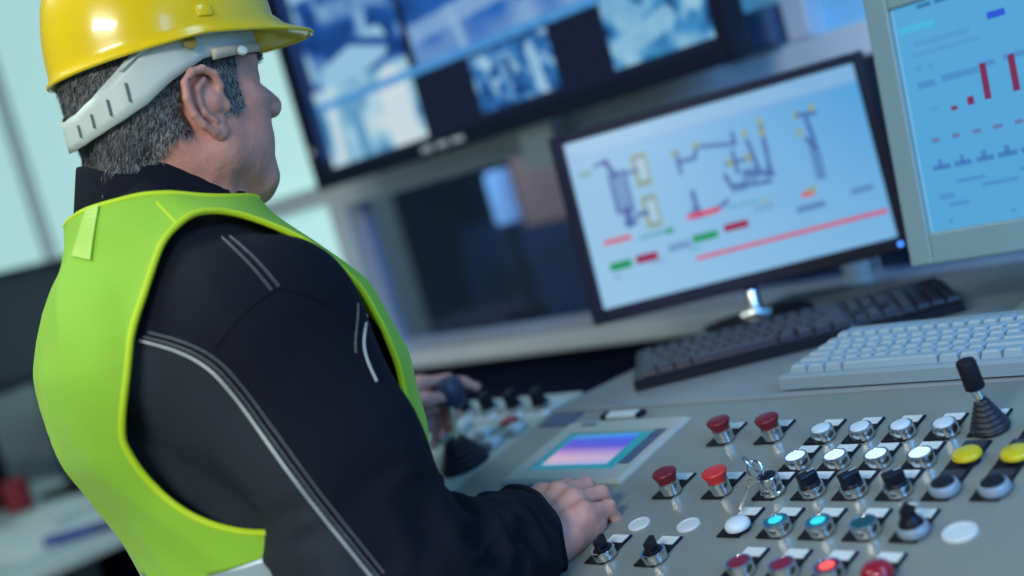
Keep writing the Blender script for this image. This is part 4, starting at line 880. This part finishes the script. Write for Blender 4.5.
B.cone(hl(0, .076, .024), hl(0, .101, -.009), .010, .0125, .010)       # nose
B.cone(hl(-.018, .073, -.042), hl(.018, .073, -.042), .009, .009, .010); B.cone(hl(-.016, .071, -.056), hl(.016, .071, -.056), .009, .009, .008)
B.cone(hl(-.022, .083, -.049), hl(.022, .083, -.049), .0042, .0042, .003, 's')
B.cone(hl(.060, -.035, -.035), hl(.030, .030, -.150), .014, .013, .02)  # neck muscle
B.cone(hl(.022, -.070, -.02), bl(.026, -.040, 1.43), .022, .026, .02); B.cone(hl(-.022, -.070, -.02), bl(-.026, -.040, 1.43), .022, .026, .02)
def hand(W, d, n, fingers, thumb, wl=.0, palm=.085):
    """d: towards knuckles, n: back of the hand, s: little-finger side given in fingers"""
    d = d/np.linalg.norm(d); n = n-d*(n @ d); n = n/np.linalg.norm(n); s = np.cross(d, n)*fingers['hand']
    P = lambda a, b, c_: W+d*a+s*b+n*c_
    kn = {}
    for i, (b, L) in enumerate(((-.034, .092), (-.012, .095), (.011, .091), (.032, .082))):
        L = L*palm/.085; kn[i] = P(L, b, fingers['arch'][i])
        B.cone(P(.0, b*.55, .0), kn[i]-n*.003, .017, .0125, .012, sq=(n, 1.15)); B.ell(kn[i]+n*.0035, [.0105]*3, None, .006); B.cone(P(.012, b*.45, .0125), kn[i]+n*.0075, .0035, .0040, .006)
    B.cone(P(-.02, 0, 0), P(.015, 0, 0), .027, .026, .02, sq=(n, 1.2))
    B.cone(P(.02, .024, -.008), P(.055, .030, -.012), .014, .013, .012); B.cone(P(.03, .026, -.014), P(.092, .030, -.016), .015, .013, .012)
    B.cone(P(.03, -.01, -.014), P(.098, -.008, -.016), .016, .014, .012)
    tips = []
    for i in range(4):
        p = kn[i]; sp = fingers['spread'][i]; ang = 0
        base = d*math.cos(sp)+s*math.sin(sp)
        for k, (L, r0, r1) in enumerate((( .041, .0100, .0090), (.025, .0088, .0080), (.020, .0080, .0066))):
            L *= (.92, 1.0, .96, .80)[i]; r0 *= (1, 1, .97, .88)[i]; r1 *= (1, 1, .97, .88)[i]
            ang += fingers['curl'][i][k]; q = base*math.cos(ang)-n*math.sin(ang); p2 = p+q*L; B.cone(p, p2, r0, r1, .0035); 
            if k < 2: B.ell(p2+(base*math.sin(ang)+n*math.cos(ang))*.0012, [r1*1.04]*3, None, .002)
            p = p2
        tips.append((p, q, base*math.sin(ang)+n*math.cos(ang)))
    t0 = P(.018, -.026, -.006); p = t0; pts = [t0]
    for k, (a, b, c_, r0, r1) in enumerate(thumb): p2 = P(a, b, c_); B.cone(p, p2, r0, r1, .008 if k == 0 else .004); p = p2; pts.append(p)
    tips.append((pts[-1], (pts[-1]-pts[-2])/np.linalg.norm(pts[-1]-pts[-2]), n*.6-s*.6)); return tips
hy = math.radians(88); hd = np.array([math.cos(hy), math.sin(hy), .12])
tipsR = hand(WRR, hd, np.array([.12, -.10, 1.]), dict(hand=1, arch=[.010, .013, .010, .003], spread=[-.05, .0, .05, .10], curl=[[.30, .95, .5], [.30, 1.0, .5], [.32, 1.0, .5], [.32, .95, .5]]), [(.045, -.048, -.014, .0145, .0115), (.078, -.054, -.024, .0115, .010), (.102, -.050, -.032, .010, .0078)])
ld = np.array([.25, .85, .0]); ld = (KJ_ := np.array(KJ))-WRL; ld = ld/np.linalg.norm(ld)*1.0
tipsL = hand(WRL, np.array([.32, .95, .02]), np.array([-.62, .25, .74]), dict(hand=-1, arch=[.006, .008, .006, .002], spread=[-.05, 0, .05, .1], curl=[[.30, .35, .25], [.75, .95, .6], [.85, 1.0, .6], [.85, 1., .6]]), [(.045, -.045, -.020, .0145, .0115), (.076, -.046, -.028, .0115, .010), (.10, -.038, -.030, .010, .0078)], palm=.078)
BVx, BQ = B.mesh(); BVx = smooth_mesh(BVx, BQ, 2, .45); BVx = BVx+wrinkle(BVx, BQ)*(((vnoise(BVx, 95, 21)-.5)*.0014+(1-np.abs(vnoise(BVx, 55, 22)*2-1)-.5)*.0010)[:, None])
# ear (fine)
def ear(side):
    C0 = hl(side*.0765, -.006, -.009); n_ = HR*side; fw = HFp*math.cos(.10)-n_*math.sin(.10); fw = fw/np.linalg.norm(fw); nn = np.cross(HU, fw)*(-1 if side > 0 else 1)
    if nn @ n_ < 0: nn = -nn
    up = HU*math.cos(.16)-fw*math.sin(.16); fw2 = fw*math.cos(.16)+HU*math.sin(.16)
    P = lambda a, b, c_: C0+fw2*a*1.2+up*b*1.0+nn*c_
    E = Field(C0-.048, C0+.048, .0012); A = np.array([fw2, up, nn])
    E.ell(P(-.002, .001, .003), [.0225, .031, .0045], A, .004)
    hp = [(.009, .000, .004), (.013, .012, .008), (.011, .024, .010), (.002, .032, .011), (-.009, .032, .012), (-.018, .024, .012), (-.0215, .010, .012), (-.020, -.006, .010), (-.015, -.018, .009), (-.008, -.027, .008)]
    for i in range(len(hp)-1): E.cone(P(*hp[i]), P(*hp[i+1]), .0040, .0040, .002)
    E.ell(P(-.001, -.029, .005), [.0095, .009, .0055], A, .006)
    ah = [(.001, .022, .007), (-.008, .016, .008), (-.0115, .004, .008), (-.010, -.008, .008), (-.003, -.018, .008)]
    for i in range(len(ah)-1): E.cone(P(*ah[i]), P(*ah[i+1]), .0036, .0036, .003)
    E.ell(P(.004, -.003, .010), [.0105, .0130, .008], A, .003, 's')
    E.ell(P(-.014, .013, .014), [.0035, .013, .005], A, .003, 's')
    E.ell(P(.013, -.006, .006), [.0045, .007, .0045], A, .003); E.cone(P(.004, .004, .004), P(.011, .003, .006), .003, .003, .002)
    E.cone(P(.004, .0, -.004), P(.0, -.004, -.012), .016, .018, .004)
    V, Q = E.mesh(); return smooth_mesh(V, Q, 2, .4), Q
allV, allQ = [BVx], [BQ]; off = len(BVx)
for s in (1, -1):
    V, Q = ear(s); allV.append(V); allQ.append(Q+off); off += len(V)
m_skin = mat('skin', (.60, .29, .235), .48, sss=.12, bump=.35, bscale=260, var=.32, vscale=38)
body = link('body', npmesh('body', np.concatenate(allV)-opL, np.concatenate(allQ), m_skin), op); body['label'] = 'bare head, neck and hands'
m_nail = mat('finger_nail', (.50, .28, .25), .3)
for tp in (tipsR, tipsL):
    for p, q_, u_ in tp:
        A = np.array([np.cross(q_, u_), q_, u_]).T; M = Matrix([[*A[i], (p+u_*.0058+q_*.001-opL)[i]] for i in range(3)]+[[0, 0, 0, 1]])
        V = [M @ Vector((.0052*math.cos(a), .0062*math.sin(a), -.0016*math.cos(a)**2)) for a in np.linspace(0, 2*math.pi, 14, endpoint=False)]; V2_ = [M @ Vector((.0048*math.cos(a), .0058*math.sin(a), .0009-.0012*math.cos(a)**2)) for a in np.linspace(0, 2*math.pi, 14, endpoint=False)]
        MB().add(V+V2_, [tuple(range(14, 28))]+[(i, (i+1) % 14, 14+(i+1) % 14, 14+i) for i in range(14)]).build('finger_nail', m_nail, body)
for s in (1, -1):
    c_ = hl(s*.0325, .0650, .0175); e = MB().lathe([(.0112*math.sin(a), -.0112*math.cos(a)) for a in np.linspace(.001, math.pi-.001, 14)], 20).build('eye', mat('eye_white', (.62, .62, .60), .2), body, True, tuple(c_-opL))
    ir = MB().lathe([(.0052, 0), (.004, .0008), (0, .0012)], 16).build('iris', mat('iris_grey', (.05, .07, .08), .1), body, True); R3 = Matrix((HR, HU, -HFp)).transposed().to_4x4(); R3 = Matrix([[HR[i], HU[i]*1., HFp[i]] for i in range(3)]).to_4x4(); ir.matrix_local = Matrix.Translation(Vector(c_+HFp*.0106-opL)) @ R3

# ---- hair: short grey strands
def hairy(h):
    x, y, z = h[:, 0], h[:, 1], h[:, 2]; ax = np.abs(x)
    low = -.072+np.clip((ax-.02)/.05, 0, 1)*.036
    back = (y < -.030-.10*np.clip(z+.02, -.05, 0)) & (z > low)
    side = (z > .016) & (y < .046-.25*np.clip(.06-z, 0, .06))
    burn = (ax > .05) & (y > .008) & (y < .034) & (z > -.018) & (z < .06)
    return (back | side | burn) & (z < .085)
HT = tris(BQ); cen = hinv(BVx[HT].mean(1)); sel = HT[hairy(cen) & (np.abs(cen[:, 0]) < .12) & (np.abs(cen[:, 1]) < .13)]
a3, b3, c3 = BVx[sel[:, 0]], BVx[sel[:, 1]], BVx[sel[:, 2]]; fnn = np.cross(b3-a3, c3-a3); ar = np.linalg.norm(fnn, axis=1); fnn = fnn/ar[:, None]
NS = 30000; ch = RNG.choice(len(sel), NS, p=ar/ar.sum()); u1, u2 = RNG.random(NS), RNG.random(NS); fl = u1+u2 > 1; u1[fl], u2[fl] = 1-u1[fl], 1-u2[fl]
root = a3[ch]+(b3-a3)[ch]*u1[:, None]+(c3-a3)[ch]*u2[:, None]; nn = fnn[ch]; nn = np.where(((root-hl(0, -.01, .0)) * nn).sum(1)[:, None] < 0, -nn, nn)
dirn = -HU*1.0-HFp*.45+RNG.normal(0, .30, (NS, 3)); dirn = dirn-nn*(dirn*nn).sum(1)[:, None]; dirn /= np.linalg.norm(dirn, axis=1)[:, None]
ln = RNG.uniform(.007, .013, NS)*np.where(hinv(root)[:, 2] < -.07, .55, 1); wv = np.cross(dirn, nn)*.00022
p0 = root-nn*.001; p1 = root+dirn*ln[:, None]*.5+nn*(ln*.30)[:, None]; p2 = root+dirn*ln[:, None]+nn*(ln*.36)[:, None]
HVs = np.stack([p0-wv, p0+wv, p1+wv*.9, p1-wv*.9, p2], 1).reshape(-1, 3); k = np.arange(NS)*5
m_hair = [mat('hair_dark_grey', (.035, .037, .040), .55), mat('hair_mid_grey', (.15, .155, .16), .5), mat('hair_silver', (.40, .41, .42), .45)]
me = bpy.data.meshes.new('hair'); me.from_pydata((HVs-opL).tolist(), [], [(i, i+1, i+2, i+3) for i in k.tolist()]+[(i+3, i+2, i+4) for i in k.tolist()])
for m in m_hair: me.materials.append(m)
hz_ = hinv(root); pr = np.clip(.34+(hz_[:, 1]+.05)*3.2, .24, .75); mi = np.where(RNG.random(NS) < pr, 2, np.where(RNG.random(NS) < .55, 0, 1)); me.polygons.foreach_set('material_index', np.r_[mi, mi].astype(np.int32)); me.update()
hr = link('hair', me, op); hr['kind'] = 'stuff'; hr['label'] = 'short grey hair'
used = np.unique(sel); re = -np.ones(len(BVx), int); re[used] = np.arange(len(used)); nvb = wrinkle(BVx, BQ)
link('hair_cap', npmesh('hair_cap', BVx[used]+nvb[used]*.0022-opL, re[sel], mat('hair_undercoat', (.028, .028, .030), .7, var=.6, vscale=120, bump=.6, bscale=500)), hr)

for s in (1, -1):
    mb = MB()
    for k in range(40):
        u_ = k/39; p = hl(s*(.012+.034*u_), .0905-.018*u_**1.5+RNG.normal(0, .001), .036+.004*math.sin(u_*2.6)+RNG.normal(0, .0016)); q = p+(HR*s*.8-HU*.1*(u_-.3)+HFp*.25)*.009
        mb.tube([p-opL, q-opL], [.0006, .0003], 4)
    mb.build('eyebrow', m_hair[1], op)
# ---- trousers and shoes (below the frame)
T = Field([-1.5, .25, -.01], [-.75, 1.0, 1.08], .012)
T.func(torso(-.004, 1.02, .86), [-1.5, .3, .84], [-.8, 1., 1.06], 0)
feet = []
for s in (1, -1):
    T.ell(bl(s*.070, -.012, .90), [.105, .120, .13], np.array([BR, BF, BZ]), .06)
    T.cone(bl(s*.092, -.010, .88), bl(s*.105, .0, .48), .094, .070, .06); T.cone(bl(s*.105, .0, .48), bl(s*.11, -.02, .07), .070, .056, .02)
TV_, TQ = T.mesh(); TV_ = smooth_mesh(TV_, TQ, 3); link('trousers', npmesh('trousers', TV_-opL, TQ, mat('dark_work_trousers', (.012, .015, .028), .8)), op)
for s in (1, -1):
    S_ = Field(bl(s*.11, .05, .06)-.24, bl(s*.11, .05, .06)+.24, .010); S_.cone(bl(s*.11, -.05, .055), bl(s*.12, .12, .042), .050, .042, .02); S_.cone(bl(s*.11, -.03, .06), bl(s*.11, -.02, .12), .052, .056, .02)
    S_.func(lambda X, Y, Z: Z-.004, [-9, -9, -9], [9, 9, 9], .001, 's'); V, Q = S_.mesh(); link('shoe', npmesh('shoe', V-opL, Q, m_black_matte), op)

# ---- hard hat
hat = thing('hard_hat', 'yellow hard hat with white headband worn by the operator', 'hard hat', tuple(HO))
HM = Matrix([[HR[i], HFp[i], HU[i], HO[i]] for i in range(3)]+[[0, 0, 0, 1]]); hat.matrix_world = HM
m_hat = mat('yellow_hat_shell', (.95, .67, .002), .25, coat=.4, var=.02); m_strap = mat('white_headband', (.58, .68, .64), .45, var=.05)
HA_, HB_, HC, HZ, HH = .096, .116, .000, .062, .112
def hatf(th, t):
    # th: 0 front, pi back, +x right ; t 0 rim -> 1 crown
    cx, cy = math.sin(th), math.cos(th)
    if t < .10: r, z = 1.0+.030*(1-t/.10)**2, HZ-.006+(t/.10)*.010
    else:
        a = (t-.10)/.90*math.pi/2; r = math.cos(a)**.62; z = HZ+.004+HH*math.sin(a)**.92
    x, y = cx*HA_*r, cy*HB_*r+HC
    z -= .014*max(0, -cy)*(1-t)**2         # back of the rim dips
    if t > .15 and t < .97: z += .0045*math.exp(-(x/.018)**2)*math.sin((t-.15)/.82*math.pi)   # crown ridge
    if t < .14:
        pk = max(0, cy)**3; y += pk*.046*(1-t/.14)**.8; z += pk*.004*(1-t/.14)
    return (x, y, z)
n, m_ = 96, 40; ts_ = np.r_[np.linspace(0, .16, 9), np.linspace(.19, 1, m_-9)]
V = [hatf(2*math.pi*i/n, float(t_)) for i in range(n) for t_ in ts_]; Fc = []
for i in range(n):
    for j in range(m_-1): a = i*m_+j; b = ((i+1) % n)*m_+j; Fc.append((a, b, b+1, a+1))
sh = MB().add(V, Fc).build('shell', m_hat, hat); sh.data.polygons.foreach_set('use_smooth', [True]*len(sh.data.polygons)); md = sh.modifiers.new('thickness', 'SOLIDIFY'); md.thickness = .0028; md.offset = -1 if False else 0
for s in (1, -1):
    mb = MB().box((s*.0965, .004, HZ+.014), (.005, .016, .012), rot=(0, s*-.12, 0), bev=.002); mb.build('side_slot', m_hat, sh, True)
MB().tube([hatf(a, .0) for a in np.linspace(0, 2*math.pi, 120, endpoint=False)], .0022, 8, True).build('rim_edge', m_hat, sh, True)
# headband
TH = np.radians([0, 30, 60, 85, 105, 120, 135, 150, 165, 180]); ZC = np.array([.056, .055, .050, .046, .038, .024, .010, -.001, -.008, -.010]); WD = np.array([.020, .020, .022, .026, .044, .050, .042, .034, .030, .030])
def bandf(th, t):
    a = th if th <= math.pi else 2*math.pi-th; zc, w_ = np.interp(a, TH, ZC), np.interp(a, TH, WD); z = zc+(t-.5)*w_
    dip = max(0, (-z-.02))*.25; gx, gy = .0868-dip*.3, .1045-dip
    return (math.sin(th)*gx, math.cos(th)*gy-.012, z)
BVv, BQq = loft_ring(bandf, 120, 5); hb = link('headband', npmesh('headband', BVv, BQq, m_strap), hat); md = hb.modifiers.new('thickness', 'SOLIDIFY'); md.thickness = .0022; md.offset = 1
# yoke from band up to the shell on both sides, with a round hole marker
for s in (1, -1):
    V = []; nn_ = 24
    for i in range(nn_+1):
        a = math.radians(62+i/nn_*(128-62)); zt = HZ+.006; zb = np.interp(a, TH, ZC)+.35*np.interp(a, TH, WD)
        tt = (i/nn_); zt2 = zt-.034*max(0, (tt-.72)/.28)**1.3
        V += [(s*math.sin(a)*.0875, math.cos(a)*.113-.010, zb), (s*math.sin(a)*.0900, math.cos(a)*.112-.009, max(zt2-.008, zb+.001))]
    o = MB().add(V, [(2*i, 2*i+2, 2*i+3, 2*i+1) for i in range(nn_)]).build('yoke', m_strap, hat, True); md = o.modifiers.new('thickness', 'SOLIDIFY'); md.thickness = .002
    MB().lathe([(.0068, 0), (.0068, .0016), (0, .0018)], 20).build('yoke_hole', mat('hole_yellow_shade', (.28, .19, .02), .5), o, True).matrix_local = Matrix.Translation((s*.0925, -.016, HZ-.014)) @ Matrix.Rotation(s*math.pi/2-s*.18, 4, 'Y')
    P = [bandf(math.radians(x_), .0) for x_ in range(12, 84, 4)]; P2 = [bandf(math.radians(x_), .62) for x_ in range(12, 84, 4)]; V = []
    for p, q in zip(P, P2): V += [(s*p[0]*1.03, p[1]*1.02, p[2]-.004), (s*q[0]*1.04, q[1]*1.02, p[2]+.006)]
    o = MB().add(V, [(2*i, 2*i+2, 2*i+3, 2*i+1) for i in range(len(P)-1)]).build('sweatband', mat('cream_sweatband', (.68, .58, .42), .7), hat, True); md = o.modifiers.new('thickness', 'SOLIDIFY'); md.thickness = .002
    MB().lathe([(.005, 0), (.005, .003), (.003, .004)], 14).build('rivet', m_strap, hat, True).matrix_local = Matrix.Translation((s*.083, .040, .036)) @ Matrix.Rotation(s*math.pi/2-s*.4, 4, 'Y')
for th_ in (128, 140, 152, 164):   # adjuster slots
    p, q = Vector(bandf(math.radians(th_), .22)), Vector(bandf(math.radians(th_), .62)); out = Vector((p.x, p.y, 0)).normalized()*.0022
    MB().tube([p+out, q+out], .0010, 6).build('adjuster_slot', mat('slot_shadow_grey', (.12, .15, .15), .6), hb)
